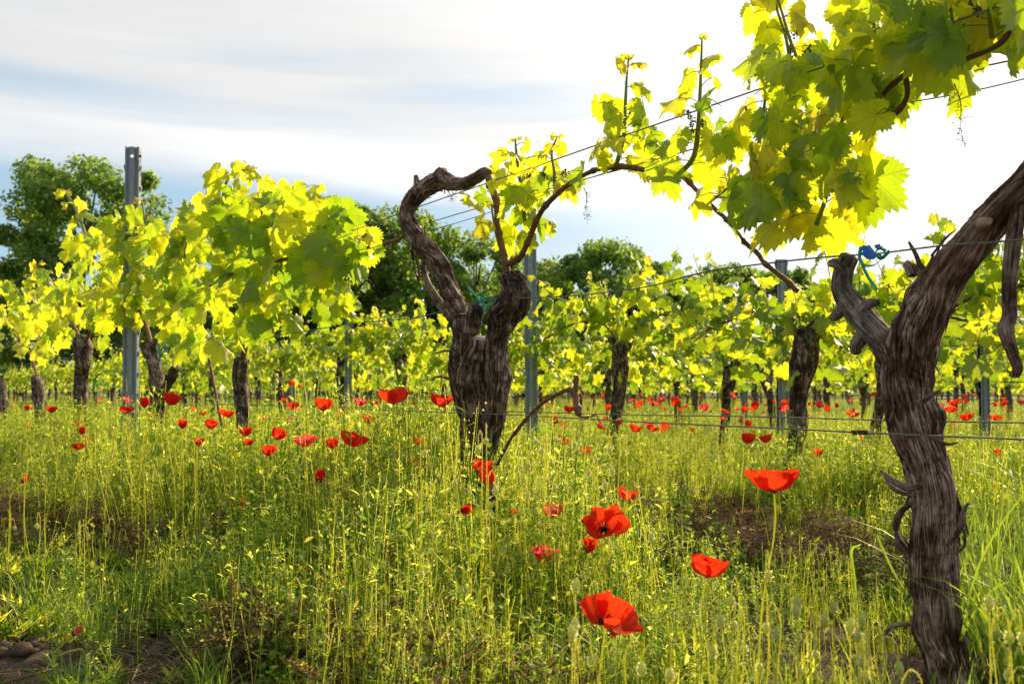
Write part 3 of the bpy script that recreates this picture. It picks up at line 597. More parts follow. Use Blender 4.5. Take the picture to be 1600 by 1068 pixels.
# ================= the leafy vines towards the left of row one
def left_vine(base, trunk, blobs, seed, label, canes=(), shs=(), lod=3, ns=40, dark='barkdark', thick=.35):
    rs = np.random.RandomState(seed); v = root_at(base[0], base[1], 0, label); mb = MB()
    for q in trunk: bark(mb, pxpath(q), ns, .009, seed+len(q), 1.0, 2.5, strips=30, lobes=.2)
    mb.build('trunk', M[dark], v); sh = MB(); lf = MB(); cn = MB()
    for q in canes:
        c = smooth_path(pxpath(q), .02); cn = MB(); tube(cn, c[:, :3], c[:, 3], 7); cn.build('cane', M['cane'], v)
    for q, sz, n in shs: shoot_at(v, lf, q, rs, sz, n, lod=lod)
    blob_leaves(sh, lf, blobs, rs, lod, 0, thick*1.3, 1.55)
    lf.fold(sh, 1).build('foliage', [M['leaf'], M['shoot']], v)
    return v
left_vine((388, 800), [[(394, 830, 14), (388, 770, 18), (383, 710, 22), (379, 650, 25), (375, 600, 30), (378, 560, 26)]],
          [(350, 350, 30, 26, 6, 50), (330, 395, 50, 40, 15, 64), (400, 365, 50, 50, 17, 78), (470, 362, 50, 28, 10, 64), (530, 395, 50, 38, 13, 80), (565, 425, 26, 30, 6, 74), (480, 430, 55, 40, 15, 82), (400, 450, 50, 45, 15, 74), (320, 470, 50, 50, 15, 68), (495, 485, 45, 30, 10, 78), (375, 535, 45, 28, 10, 72), (440, 505, 34, 34, 8, 76), (540, 500, 20, 26, 3, 70)],
          101, 'bushy vine with large bright leaves, tallest foliage left of the middle trunk',
          [[(378, 565, 10), (388, 520, 9), (400, 480, 8), (412, 440, 8), (428, 408, 8)], [(428, 408, 7), (380, 420, 6), (330, 445, 6), (290, 470, 5)], [(428, 408, 7), (480, 400, 6), (540, 400, 6)], [(325, 552, 5), (338, 620, 5), (352, 690, 5), (362, 735, 4), (372, 790, 3)]],
          [([(352, 380, 7), (348, 330, 6), (352, 290, 5), (366, 268, 4), (385, 266, 3)], (24, 52), 8), ([(465, 380, 7), (470, 340, 6), (478, 310, 5), (474, 292, 3)], (30, 60), 6), ([(408, 380, 6), (410, 340, 5), (406, 316, 4)], (24, 50), 5), ([(285, 420, 5), (292, 380, 4), (290, 352, 3)], (22, 40), 4), ([(530, 420, 6), (555, 385, 5), (575, 362, 4)], (26, 50), 4)])
left_vine((250, 770), [[(250, 800, 26), (249, 720, 27), (245, 660, 30), (248, 615, 34), (243, 575, 26), (235, 540, 34)], [(250, 620, 18), (266, 594, 18), (276, 572, 16)]],
          [(175, 385, 24, 30, 8, 46), (215, 390, 34, 34, 14, 48), (262, 400, 34, 38, 15, 50), (200, 440, 40, 34, 16, 54), (250, 460, 45, 40, 18, 58), (300, 430, 30, 40, 10, 52), (225, 500, 45, 26, 13, 56), (275, 520, 34, 30, 10, 58), (310, 555, 34, 30, 8, 60), (190, 480, 30, 30, 8, 50)],
          102, 'dark forked vine trunk just right of the tall steel post, wrapped in bright leaves', [[(238, 545, 8), (225, 500, 6), (200, 460, 5), (160, 450, 4)], [(238, 545, 8), (260, 500, 6), (300, 470, 5), (330, 460, 4)]],
          [([(136, 380, 5), (128, 350, 5), (115, 320, 4), (103, 302, 3)], (18, 34), 4), ([(200, 400, 5), (198, 370, 4), (196, 346, 3)], (20, 40), 4), ([(232, 380, 4), (226, 340, 3), (222, 315, 2)], (14, 26), 3), ([(270, 390, 4), (280, 370, 4), (286, 340, 3)], (18, 36), 4)])
left_vine((120, 735), [[(116, 770, 22), (120, 715, 22), (124, 670, 22), (127, 630, 24), (127, 590, 25), (130, 562, 32), (130, 540, 38), (128, 530, 26)]],
          [(95, 460, 34, 30, 11, 40), (140, 430, 34, 40, 14, 44), (125, 490, 45, 30, 16, 46), (165, 500, 34, 34, 12, 46), (80, 500, 30, 26, 9, 40), (150, 535, 20, 14, 4, 36)],
          103, 'stout dark vine trunk with a knobbly head, left of the tall steel post', [[(130, 540, 6), (110, 500, 5), (80, 470, 4)], [(130, 540, 6), (155, 495, 5), (185, 470, 4)]], [([(62, 450, 3), (58, 430, 3), (60, 412, 2)], (16, 28), 3)], lod=2)
left_vine((60, 705), [[(57, 735, 18), (60, 690, 18), (63, 640, 20), (60, 605, 26), (58, 592, 24)]],
          [(55, 480, 34, 32, 13, 34), (35, 520, 34, 30, 12, 36), (75, 540, 34, 28, 11, 38), (50, 565, 30, 14, 6, 34)], 104, 'small dark vine trunk second from the left edge', [[(60, 595, 5), (45, 550, 4), (20, 520, 3)]], lod=2)
left_vine((2, 690), [[(0, 715, 20), (3, 670, 20), (4, 630, 18), (2, 595, 20)]], [(5, 480, 30, 25, 10, 32), (0, 530, 34, 34, 13, 34), (-30, 510, 30, 34, 9, 32)], 105, 'vine trunk cut off by the left edge of the picture', lod=2)
# ---------------------------------------------------------------- generic vines of the rows behind
def proto_trunk(seed, ns, step):
    rs = np.random.RandomState(seed); mb = MB(); x = 0; y = 0; c = []
    lean = rs.uniform(-.07, .07); h = .74+rs.uniform(-.04, .06)
    for k, z in enumerate(np.linspace(-.08, h, 7)):
        c.append((x, y, z, .034*(1-.1*k/6)+(.018 if k >= 5 else 0))); x += lean*.25+rs.uniform(-.018, .018); y += rs.uniform(-.015, .015)
    bark(mb, c, ns, step, seed, 1.0, 2.2, strips=14 if ns > 20 else 0, lobes=.22); top = np.array(c[-1][:3])
    for s in (-1, 1):
        bark(mb, [(*(top-(0, 0, .05)), .035), (*(top+(s*.05, 0, .01)), .032), (*(top+(s*.09, .01, .04)), .02)], max(10, ns//2), step, seed+s+5, .8, 2, lobes=.3)
    return mb, top
def proto_canopy(seed, lod, top, nshoot=17, dens=1.0):
    rs = np.random.RandomState(seed); sh = MB(); lf = MB(); cn = MB()
    for s in (-1, 1):
        c = smooth_path([top, top+(s*.18, 0, .14), top+(s*.42, 0, .15), top+(s*.72, .01, .06)], .04); tube(cn, c, .0065, 6 if lod > 1 else 4)
        for k in range(nshoot//2+1):
            p = c[int((k+.5)/(nshoot//2+1)*(len(c)-1))]; a = rs.uniform(0, 6.28); L = rs.choice([.16, .26, .32, .40, .5], p=[.25, .3, .25, .15, .05])
            e = p+np.array((math.cos(a)*.12, math.sin(a)*.15, L)); mid = (p+e)/2+rs.normal(size=3)*.02; q = smooth_path([p, mid, e], .03)
            tube(sh, q, np.linspace(.0035, .0012, len(q)), 4 if lod > 1 else 3, 0, (0, 0, .3)); n = int(L/.045)+1
            for j in range(n):
                f = (j+.4)/n; petiole_leaf(sh if lod > 1 else None, lf, q[int(f*(len(q)-1))], j*math.pi+rs.uniform(-1, 1), (.075-.045*f**2)*rs.uniform(.8, 1.2), lod, rs, young=max(0, f*1.4-.6)*rs.uniform(.5, 1), droop=rs.uniform(.1, 1.1))
    for _ in range(int(95*dens)):
        p = np.array((rs.uniform(-.75, .75), rs.normal()*.11, top[2]+rs.uniform(-.20, .30))); a = rs.uniform(0, 6.28)
        petiole_leaf(None, lf, p, a, rs.uniform(.045, .085), lod, rs, young=rs.uniform(0, .3), droop=rs.uniform(.2, 1.2), plen=.03)
    return sh, lf, cn
VP_ = []
for i in range(5):
    tm, top = proto_trunk(200+i, 36, .010); sh, lf, cn = proto_canopy(220+i, 2, top)
    VP_.append((tm.mesh('trunk', [M['barkdark']]), lf.fold(sh, 1).mesh('foliage', [M['leafi'], M['shoot']]), cn.mesh('cane', [M['cane']])))
VL_ = []
for i in range(5):
    tm, top = proto_trunk(240+i, 14, .03); sh, lf, cn = proto_canopy(260+i, 1, top, 15, 1.0)
    VL_.append((tm.mesh('trunk', [M['barkdark']]), lf.mesh('foliage', [M['leafi']]), tm, lf))
ORD = ['first', 'second', 'third', 'fourth', 'fifth', 'sixth', 'seventh', 'eighth', 'ninth', 'tenth', 'eleventh', 'twelfth', 'thirteenth', 'fourteenth', 'fifteenth']
spots = []
for k in range(2, 19):
    Y = {2: 3.3, 3: 5.35}.get(k, ROWD(k)/CT/1.133-1.0+RS.uniform(0, 1.2))
    i = 0
    while Y < 34+k:
        X = float(rowX(k, Y)); px = 800+F*X/Y
        if -60 < px < 1790: spots.append((Y, k, X+RS.normal()*.03, i)); i += 1
        Y += 1.2*(RS.uniform(.93, 1.07) if Y > 5.5 else 1)
spots.sort()
HEADROT = math.atan2(CT, -ST)
farmb_t = MB(); farmb_l = MB()
for n, (Y, k, X, i) in enumerate(spots):
    z = float(groundz(X, Y)); rz = HEADROT+(math.pi if RS.rand() < .5 else 0)+RS.normal()*.06; s = RS.uniform(.90, 1.08)
    if n < 270:
        near = Y < 11; pr = (VP_ if near else VL_)[RS.randint(5)]
        if k <= 4: lab = f'dark knobbly vine in the {ORD[k-1]} row, {ORD[min(i, 14)]} from the right'
        else: lab = 'small dark vine trunk under bright leaves in the rows far behind'
        if k <= 4 and i >= 15: lab = f'distant vine near the far left end of the {ORD[k-1]} row'
        if (k, i) == (2, 1): lab = 'dark vine with a broad knobbly head and a green tie, left of the thick trunk'; X -= .07
        if (k, i) == (2, 2): lab = 'dark slender vine trunk just right of the blue-grey post in the middle'
        v = empty('grapevine', (X, Y, z), lab, 'grapevine', 'grapevines in the rows behind' if k <= 4 else 'grapevines in the far rows', rz); v.scale = (s, s, s)
        for nm, me in zip(('trunk', 'foliage', 'cane'), pr[:3] if near else pr[:2]):
            o = bpy.data.objects.new(nm, me); COL.objects.link(o); o.parent = v
            if nm != 'trunk' and k == 2 and i in (1, 3): o.scale = (1, 1, .80); o.location = (0, 0, .09)
    elif n < 560:
        pr = VL_[RS.randint(5)]; c, q = math.cos(rz)*s, math.sin(rz)*s; A = ((c, -q, 0), (q, c, 0), (0, 0, s))
        farmb_t.merge(pr[2], A, (X, Y, z)); farmb_l.merge(pr[3], A, (X, Y, z))
fv = farmb_l.build('distant_vines', M['leafi']); tag(fv, 'mass of bright vine foliage of the farthest rows', 'vines', None, 'stuff')
ft = farmb_t.build('distant_vine_trunks', M['barkdark']); tag(ft, 'far dark vine trunks below the distant foliage', 'vine trunks', None, 'stuff')
# ---------------------------------------------------------------- posts
def make_post(px, Y, w, top, label, hole=False, lean=0.0, face=0.0):
    X = (px-800)/F*Y; z0 = float(groundz(X, Y)); r = empty('trellis_post', (X, Y, z0), label, 'post', 'steel trellis posts', face)
    prof = np.array([(-.5, .55), (-.5, 0), (-.40, 0), (-.35, .14), (-.22, .14), (-.17, 0), (.17, 0), (.22, .14), (.35, .14), (.40, 0), (.5, 0), (.5, .55)])*w
    t = .003; h = top-z0; mb = MB()
    def sheet(p, za, zb):
        q = p+np.array((0, t)); n = len(p); loop = np.vstack([p, q[::-1]]); m = len(loop)
        V = np.vstack([np.c_[loop, np.full(m, za)], np.c_[loop, np.full(m, zb)]])
        Q = [[i, (i+1) % m, m+(i+1) % m, m+i] for i in range(m)]
        Q += [[m+i, m+i+1, 2*m-2-i, 2*m-1-i] for i in range(n-1)]
        mb.add(V, None, Q)
    if hole:
        sheet(prof[:6], -.3, h); sheet(prof[6:], -.3, h); hz = h-.055; hr = .13*w; s = .17*w
        sheet(prof[5:7], -.3, hz-s); sheet(prof[5:7], hz+s, h)
        a = np.arange(24)/24*2*math.pi; ci = np.c_[np.cos(a)*hr, np.sin(a)*hr+hz]; k = 1/np.maximum(abs(np.cos(a)), abs(np.sin(a))); sq = np.c_[np.cos(a)*k*s, np.sin(a)*k*s+hz]
        L = lambda c, y: np.c_[c[:, 0], np.full(24, y), c[:, 1]]
        V = np.vstack([L(ci, 0), L(sq, 0), L(ci, t), L(sq, t)]); Q = []
        for i in range(24):
            j = (i+1) % 24; Q += [[i, j, 24+j, 24+i], [48+i, 72+i, 72+j, 48+j], [i, 48+i, 48+j, j]]
        mb.add(V, None, Q)
    else: sheet(prof, -.3, h)
    def box(mb, c, s):
        c = np.array(c); s = np.array(s)/2; V = np.array([(x, y, z) for x in (-1, 1) for y in (-1, 1) for z in (-1, 1)])*s+c
        mb.add(V, None, [[0, 1, 3, 2], [4, 6, 7, 5], [0, 4, 5, 1], [2, 3, 7, 6], [0, 2, 6, 4], [1, 5, 7, 3]])
    o = bpy.data.objects.new('channel', mb.mesh('channel', [M['steel']], False)); COL.objects.link(o); o.parent = r
    hb = MB(); z = .25
    while z < h-.03:
        for s in (-1, 1): box(hb, (s*(.5*w+.004), .3*w, z), (.008, .012, .022)); box(hb, (s*(.5*w+.009), .3*w, z+.012), (.004, .012, .02))
        z += .118
    o = bpy.data.objects.new('wire_hooks', hb.mesh('wire_hooks', [M['steel']], False)); COL.objects.link(o); o.parent = r
    if hole:
        cb = MB(); zz = P(px, 456, Y)[2]-z0
        for k in range(5): box(cb, (RS.uniform(-.4, .4)*w, -.006, zz+RS.uniform(-.012, .012)), (w*.5, .008, .008))
        box(cb, (0, -.004, zz-.006), (w*1.15, .006, .012)); o = bpy.data.objects.new('rusty_clamp', cb.mesh('rusty_clamp', [M['rust']], False)); COL.objects.link(o); o.parent = r
        sb = MB(); zz = P(px, 243, Y)[2]-z0; t_ = np.linspace(0, 1, 12)[:, None]
        tube(sb, np.array((w*.5, 0, zz))+np.concatenate([.012*np.sin(t_*9), t_*0, -.12*t_], 1), .0012, 4); box(sb, (w*.55, .01, zz), (.012, .01, .012))
        o = bpy.data.objects.new('wire_end', sb.mesh('wire_end', [M['rust']], True)); COL.objects.link(o); o.parent = r
    r.rotation_euler = (0, lean, face); return r
make_post(203.5, Y1(203), 21.5*Y1(203)/F, P(202, 229, Y1(203))[2], 'tall grey steel post with a round hole at its top, rising at left', True, -.006, .1)
make_post(831, 6.4, 20*6.4/F, 1.56, 'blue-grey ribbed steel post right behind the twisted middle vine', lean=-.008)
make_post(1224, 7.25, 16.5*7.25/F, 1.50, 'blue-grey post behind the broad-headed vine with a green tie')
make_post(1539, 8.06, 14*8.06/F, 1.53, 'grey steel post right of the thick foreground trunk')
make_post(544, 9.0, 10*9.0/F, 1.30, 'slim blue-grey post between the leafy left vine and the twisted vine')
make_post(983, 12.0, 8.5*12/F, 1.3, 'thin post just right of the slender vine trunk in the centre')
make_post(1163, 13.1, 8.5*13.1/F, 1.35, 'thin post in the far rows just left of the broad-headed vine')
make_post(1328, 17.0, 7*17/F, 1.35, 'tiny distant post behind the left edge of the thick foreground trunk')
make_post(456, 14.2, 7*14.2/F, 1.35, 'tiny distant post in the gap left of the slim blue-grey post')
# ---------------------------------------------------------------- wires
def wire(pts, r, label, extra=None, name='trellis_wire', grp='trellis wires'):
    mb = MB(); S = smooth_path(pts, .06); tube(mb, S, r, 6, cap=True)
    o0 = np.array(pts[0]); w = empty(name, o0, label, 'wire', grp); mb.build('strand', M['wire'], w)
    if extra: extra(w)
    return w
W1 = lambda rows, off=0: np.array([R(x, y, off) for x, y in rows])
wire(W1([(1720, -46), (1537, 18), (1346, 84), (1193, 137), (960, 217), (811, 269), (660, 321), (560, 357), (527, 369), (428, 403), (364, 430), (282, 455), (205, 478), (120, 505), (0, 545), (-110, 570)], -.045), .0017, 'topmost wire of the first row, crossing the curled arm of the middle vine')
wire(W1([(1720, 66), (1498, 112), (1345, 148), (1165, 209), (943, 272), (740, 327), (653, 353), (535, 386), (420, 420), (205, 482), (0, 547)], .06), .0015, 'second wire from the top in the first row, just under the arching cane')
wire(W1([(1720, 92), (1480, 150), (1155, 200), (1008, 250), (900, 285), (740, 340), (658, 363), (540, 392), (420, 424), (205, 490)], .10), .0012, 'thin third wire from the top in the first row')
wire(W1([(1730, 360), (1600, 374), (1543, 379), (1475, 383), (1380, 395), (1284, 402), (1193, 412), (1100, 425), (1020, 446), (952, 456), (880, 463), (800, 466), (775, 466), (700, 484), (660, 494), (630, 498), (555, 505), (496, 514), (400, 528), (300, 534), (205, 540), (100, 560), (0, 575), (-110, 590)], -.055), .0017, 'middle wire of the first row, at the height of the green and blue ties')
def coil(w):
    mb = MB()
    for px in (1335, 1344, 1352):
        t = np.linspace(0, 1, 40)[:, None]; c = R(px, 675.2, -.07); tube(mb, c+np.concatenate([(t-.5)*.008, .0035*np.cos(t*25), .0035*np.sin(t*25)], 1), .0012, 5)
    mb.build('wire_splice', M['rust'], w)
wire(W1([(1730, 692), (1600, 686), (1400, 678), (1200, 668), (1000, 659), (933, 655), (800, 648), (600, 640), (400, 633), (205, 632), (100, 634), (0, 634), (-110, 632)], -.07), .0017, 'lowest wire of the first row, with a coiled splice beside the thick trunk', coil)
wire(W1([(1730, 662), (1600, 660), (1400, 657), (1200, 651), (1000, 648), (850, 644), (700, 640), (500, 634), (205, 629), (0, 630)], .075), .0015, 'wire running just behind the thick trunk, slightly above the lowest one')
for k in range(2, 8):
    Ya = ROWD(k)/CT/1.133-.3; Ys = np.arange(Ya, 30, .6)
    for j, (z, nm) in enumerate(((.50, 'lowest'), (.58, 'second lowest'), (.80, 'middle'), (1.02, 'upper'))):
        if k > 5 and j > 1: continue
        ph = RS.uniform(0, 6); pts = np.stack([[rowX(k, y) for y in Ys], Ys, z+.012*np.sin(Ys*1.1+ph)+groundz(np.array([rowX(k, y) for y in Ys]), Ys)*0], -1)
        pts[:, 0] += (.05 if j % 2 else -.05)
        wire(pts, .0013 if k < 4 else .0016, f'{nm} wire of the {ORD[k-1]} row of vines')
# ---------------------------------------------------------------- ties
def ribbon(mb, rows, off, w=.004, m=0):
    S = smooth_path(pxpath([(x, y, 2) for x, y in rows], off)[:, :3], .006); T, U, B = frames(S)
    V = []; 
    for s, o in ((-1, -.0004), (1, -.0004), (1, .0004), (-1, .0004)): V.append(S+B*s*w/2+U*o)
    n = len(S); V = np.stack(V, 1).reshape(-1, 3); i = np.arange(n-1)[:, None]*4; j = np.arange(4)[None]
    mb.add(V, None, np.stack([i+j, i+(j+1) % 4, i+4+(j+1) % 4, i+4+j], -1).reshape(-1, 4), None, m)
def tie(label, rib, off=0.0, w=.005, cat='tie', blue=None, group=None):
    c = R(*rib[0][0], off); r = empty('plastic_tie', c, label, cat, group); mb = MB()
    for q in rib: ribbon(mb, q, off, w)
    mb.build('green_band', M['tie_green'], r)
    if blue:
        b2 = MB()
        for q in blue: ribbon(b2, q, off-.01, .010)
        b2.build('blue_band', M['tie_blue'], r)
tie('bright green plastic tie knotted on the fork of the middle vine', [[(731, 448), (742, 460), (752, 472)], [(742, 478), (758, 466), (772, 464), (778, 470), (764, 476), (750, 478)], [(757, 455), (752, 468), (758, 482), (757, 486)], [(746, 466), (740, 478), (748, 480), (756, 474)]], -.05, .007)
tie('blue and green plastic tie tangled on the wire beside the dead stub', [[(1345, 386), (1343, 402), (1350, 413), (1366, 414), (1378, 402), (1372, 396)], [(1347, 412), (1356, 432), (1371, 453)], [(1384, 392), (1376, 388), (1368, 394), (1376, 404), (1390, 392)]], -.07, .006,
    blue=[[(1348, 384), (1356, 396), (1362, 404)], [(1354, 384), (1364, 396), (1370, 400)], [(1349, 393), (1358, 402), (1368, 402)], [(1370, 382), (1374, 388), (1378, 386)]])
tie('green twine hanging on the wire left of the tall post', [[(147, 598), (150, 588), (158, 584), (164, 592), (172, 600), (182, 604)], [(150, 588), (146, 604), (152, 600), (166, 602)]], -.05, .010)
tie('blue and green tie round the forked trunk right of the tall post', [[(247, 536), (250, 552), (249, 566)], [(250, 552), (258, 548), (262, 542)]], -.09, .012, blue=[[(257, 538), (262, 546)]])
c = P(1265, 527, 4.36); mb = MB(); t = np.linspace(0, 2.3*math.pi, 26)[:, None]
for s, rr in ((0, .013), (1, .010)): tube(mb, np.concatenate([c[0]+rr*np.cos(t), c[1]+t*.002, c[2]+s*.012+rr*np.sin(t)], 1), .0024, 5)
tag(mb.build('plastic_tie', M['tie_green'], origin=c), 'small pale green coiled tie on the broad-headed vine behind', 'tie')
# ---------------------------------------------------------------- weeds
def lance(mb, base, d, L, w, rs, m=0, droop=.3, z=None):
    d = nrm(d); s = nrm(np.cross(d, (0, 0, 1))+rs.normal(size=3)*.25); u = np.cross(s, d); z = rs.uniform(0, .98)*.5 if z is None else z
    g = np.array((0, 0, -1.)); c = [base, base+d*L*.35+g*L*droop*.05, base+d*L*.72+g*L*droop*.22, base+d*L+g*L*droop*.5]
    V = [c[0], c[1]-s*w/2+u*w*.15, c[1], c[1]+s*w/2+u*w*.15, c[2]-s*w*.36+u*w*.1, c[2], c[2]+s*w*.36+u*w*.1, c[3]]
    mb.add(V, [[0, 2, 1], [0, 3, 2], [4, 5, 7], [5, 6, 7]], [[1, 2, 5, 4], [2, 3, 6, 5]], (0, 0, z), m)
def feather(mb, base, d, L, w, rs, m=0, n=5, droop=.5):
    d = nrm(d); s = nrm(np.cross(d, (0, 0, 1))+rs.normal(size=3)*.2); z = rs.uniform(0, .98)*.5; V = []; T = []
    for j in range(n+1):
        f = j/n; c = base+d*L*f+np.array((0, 0, -1))*droop*L*f*f*.5; V.append(c)
    for j in range(n):
        f = (j+.5)/n; ww = w*(1-.55*f)*(.6+.4*math.sin(f*3)); c0, c1 = V[j], V[j+1]; k = len(V)
    out = list(V)
    for j in range(n):
        f = (j+.5)/n; ww = w*(1-.6*f)
        for q in (-1, 1):
            tipp = V[j]+d*L/n*1.5+s*q*ww+np.array((0, 0, rs.uniform(-.1, .25)*ww)); mid = V[j]+d*L/n*.55
            out += [mid, tipp]; k = len(out); T += [[j, k-2, k-1]] if q > 0 else [[j, k-1, k-2]]
            out += [mid+s*q*ww*.55+d*L/n*.2]; T.append([k-2, k, k-1])
    for j in range(n): out.append(V[j]+s*w*.08); T.append([j, len(out)-1, j+1])
    mb.add(out, T, None, (0, 0, z), m)
def stemc(rs, x, y, h, lean=.12, n=5):
    a = rs.uniform(0, 6.28); l = rs.uniform(0, lean)*h; t = np.linspace(0, 1, n)[:, None]
    return np.array((x, y, -.02))+np.concatenate([t**1.6*l*math.cos(a)+.006*np.sin(t*5+a), t**1.6*l*math.sin(a)+.006*np.cos(t*6+a), t*(h+.02)], 1)
def proto(kind, seed):
    rs = np.random.RandomState(seed); mb = MB(); J = lambda r=.10: rs.uniform(-r, r, 2)
    if kind == 'leafy':
        for _ in range(8):
            h = rs.uniform(.26, .46); S = stemc(rs, *J(), h); tube(mb, S, np.linspace(.0022, .0009, 5), 3, 0, (0, 0, rs.uniform(0, .4)))
            n = int(h/.017)
            for k in range(n):
                f = (k+.5)/n; p = S[min(3, int(f*4))]*(1-(f*4 % 1))+S[min(4, int(f*4)+1)]*(f*4 % 1); a = k*2.4+rs.uniform(-.5, .5)
                lance(mb, p, np.array((math.cos(a), math.sin(a), rs.uniform(.2, 1.3))), rs.uniform(.022, .055)*(1.15-.55*f), rs.uniform(.006, .013)*(1.1-.4*f), rs)
    elif kind == 'broad':
        for _ in range(6):
            h = rs.uniform(.2, .44); S = stemc(rs, *J(), h, .2); tube(mb, S, np.linspace(.0024, .001, 5), 3, 0, (0, 0, rs.uniform(0, .4)))
            n = int(h/.024)
            for k in range(n):
                f = (k+.5)/n; p = S[min(3, int(f*4))]*(1-(f*4 % 1))+S[min(4, int(f*4)+1)]*(f*4 % 1); a = k*2.4+rs.uniform(-.5, .5)
                lance(mb, p, np.array((math.cos(a), math.sin(a), rs.uniform(.1, 1.2))), rs.uniform(.035, .065)*(1.15-.6*f), rs.uniform(.014, .026)*(1.1-.5*f), rs, 0, rs.uniform(.2, .9))
    elif kind == 'feathery':
        for _ in range(7):
            h = rs.uniform(.24, .44); S = stemc(rs, *J(), h); tube(mb, S, np.linspace(.0017, .0008, 5), 3, 1, (0, 0, rs.uniform(0, .4)))
            n = int(h/.035)
            for k in range(n):
                f = (k+.3)/n; p = S[min(3, int(f*4))]*(1-(f*4 % 1))+S[min(4, int(f*4)+1)]*(f*4 % 1); a = k*2.4+rs.uniform(-.5, .5)
                feather(mb, p, np.array((math.cos(a), math.sin(a), rs.uniform(.5, 1.6))), rs.uniform(.045, .10)*(1.1-.5*f), rs.uniform(.014, .028)*(1.1-.5*f), rs, droop=rs.uniform(0, .8))
    elif kind == 'seedy':
        V, T = ico()
        for _ in range(6):
            h = rs.uniform(.28, .5); S = stemc(rs, *J(), h, .2); tube(mb, S, np.linspace(.0013, .0006, 5), 3, 1, (0, 0, rs.uniform(0, .4)))
            for k in range(10):
                f = rs.uniform(.35, 1); p = S[min(3, int(f*4))]*(1-(f*4 % 1))+S[min(4, int(f*4)+1)]*(f*4 % 1) if f < 1 else S[4]
                d = rnd_unit(rs)*.018+np.array((0, 0, .008)); mb.add([p, p+(.0004, 0, 0), p+d], [[0, 1, 2]], None, (0, 0, .2), 1)
                mb.add(p+d+V[:6]*np.array((.0012, .0012, .0026))*rs.uniform(1.1, 2.4), [[0, 1, 5], [0, 4, 2], [1, 3, 5], [0, 5, 4]], None, (0, 0, rs.uniform(0, .5)), 1)
            for k in range(5):
                a = rs.uniform(0, 6.28); lance(mb, S[rs.randint(0, 3)], np.array((math.cos(a), math.sin(a), .9)), rs.uniform(.03, .06), .006, rs)
    elif kind == 'bushy':
        for _ in range(5):
            h = rs.uniform(.2, .38); S = stemc(rs, *J(.09), h, .25); tube(mb, S, np.linspace(.002, .0008, 5), 3, 0, (0, 0, .3))
            for b in range(7):
                p = S[rs.randint(1, 5)]; d = nrm(rnd_unit(rs)*.7+np.array((0, 0, 1))); e = p+d*rs.uniform(.05, .11); tube(mb, [p, (p+e)/2+rs.normal(size=3)*.004, e], .0007, 3, 1, (0, 0, .3))
                for k in range(9):
                    q = p+(e-p)*rs.uniform(.1, 1); a = rs.uniform(0, 6.28); lance(mb, q, np.array((math.cos(a), math.sin(a), rs.uniform(0, 1))), rs.uniform(.014, .03), rs.uniform(.005, .010), rs)
    elif kind in ('grass', 'short'):
        n = 46 if kind == 'grass' else 60
        for _ in range(n):
            x, y = J(.07 if kind == 'grass' else .11); a = rs.uniform(0, 6.28); L = rs.uniform(.18, .42) if kind == 'grass' else rs.uniform(.03, .13); b = rs.uniform(.1, .75); w = rs.uniform(.0018, .0045) if kind == 'grass' else rs.uniform(.001, .0025)
            t = np.linspace(0, 1, 6)[:, None]; d = np.array((math.cos(a), math.sin(a), 0)); s = np.array((-math.sin(a), math.cos(a), .2)); C = np.array((x, y, -.01))+d*L*b*t**2+np.array((0, 0, 1))*L*(t-.45*b*t**2.6)
            ww = w*(1-t**2.2*.97); V = np.stack([C-s*ww, C+d*ww*.3, C+s*ww], 1).reshape(-1, 3); i = np.arange(5)[:, None]*3
            mb.add(V, None, np.concatenate([i+[0, 1, 4, 3], i+[1, 2, 5, 4]]), (0, 0, rs.uniform(0, .5)), 0)
    elif kind in ('rosette', 'dryros'):
        m = 0
        for c in range(3 if kind == 'rosette' else 5):
            x, y = J(.09)
            for k in range(9):
                a = rs.uniform(0, 6.28); base = np.array((x, y, .0))+(0 if kind == 'rosette' else np.array((0, 0, rs.uniform(0, .16)))); feather(mb, base, np.array((math.cos(a), math.sin(a), rs.uniform(.15, 1.3) if kind == 'rosette' else rs.uniform(-.6, .9))), rs.uniform(.06, .14), rs.uniform(.016, .032), rs, m, 6, rs.uniform(.3, 1.2))
            if kind == 'dryros':
                S = stemc(rs, x, y, rs.uniform(.06, .16), .8); tube(mb, S, .0012, 3, 0, (0, 0, .2))
    elif kind == 'straw':
        for _ in range(46):
            x, y = J(.14); a = rs.uniform(0, 6.28); L = rs.uniform(.03, .14); t = np.linspace(-.5, .5, 5)[:, None]; d = np.array((math.cos(a), math.sin(a), rs.uniform(-.08, .12))); s = np.array((-math.sin(a), math.cos(a), 0))
            C = np.array((x, y, rs.uniform(.0, .022)))+d*L*t+s*(t**2)*L*rs.uniform(-.8, .8)+np.array((0, 0, 1))*(.25-t**2)*L*.25; tube(mb, C, rs.uniform(.0005, .0016), 3, 0, (0, 0, rs.uniform(0, .5)))
    elif kind == 'clod':
        V, T = ico()
        for _ in range(7):
            x, y = J(.08); s = rs.uniform(.006, .024)*rs.uniform(.5, 1); e = T[:, [0, 1]]; VV = [*V]; cache = {}; TT = []
            def mid(a, b):
                k = (min(a, b), max(a, b))
                if k not in cache: cache[k] = len(VV); VV.append(nrm(VV[a]+VV[b]))
                return cache[k]
            for a, b, c in T: p, q, r = mid(a, b), mid(b, c), mid(c, a); TT += [[a, p, r], [b, q, p], [c, r, q], [p, q, r]]
            U = np.array(VV); U = U*(.6+.8*fbm(U*1.7+rs.uniform(0, 50), 3))[:, None]*np.array((1, rs.uniform(.7, 1.2), rs.uniform(.6, .9))); mb.add(U*s+(x, y, s*.35), TT)
    return mb
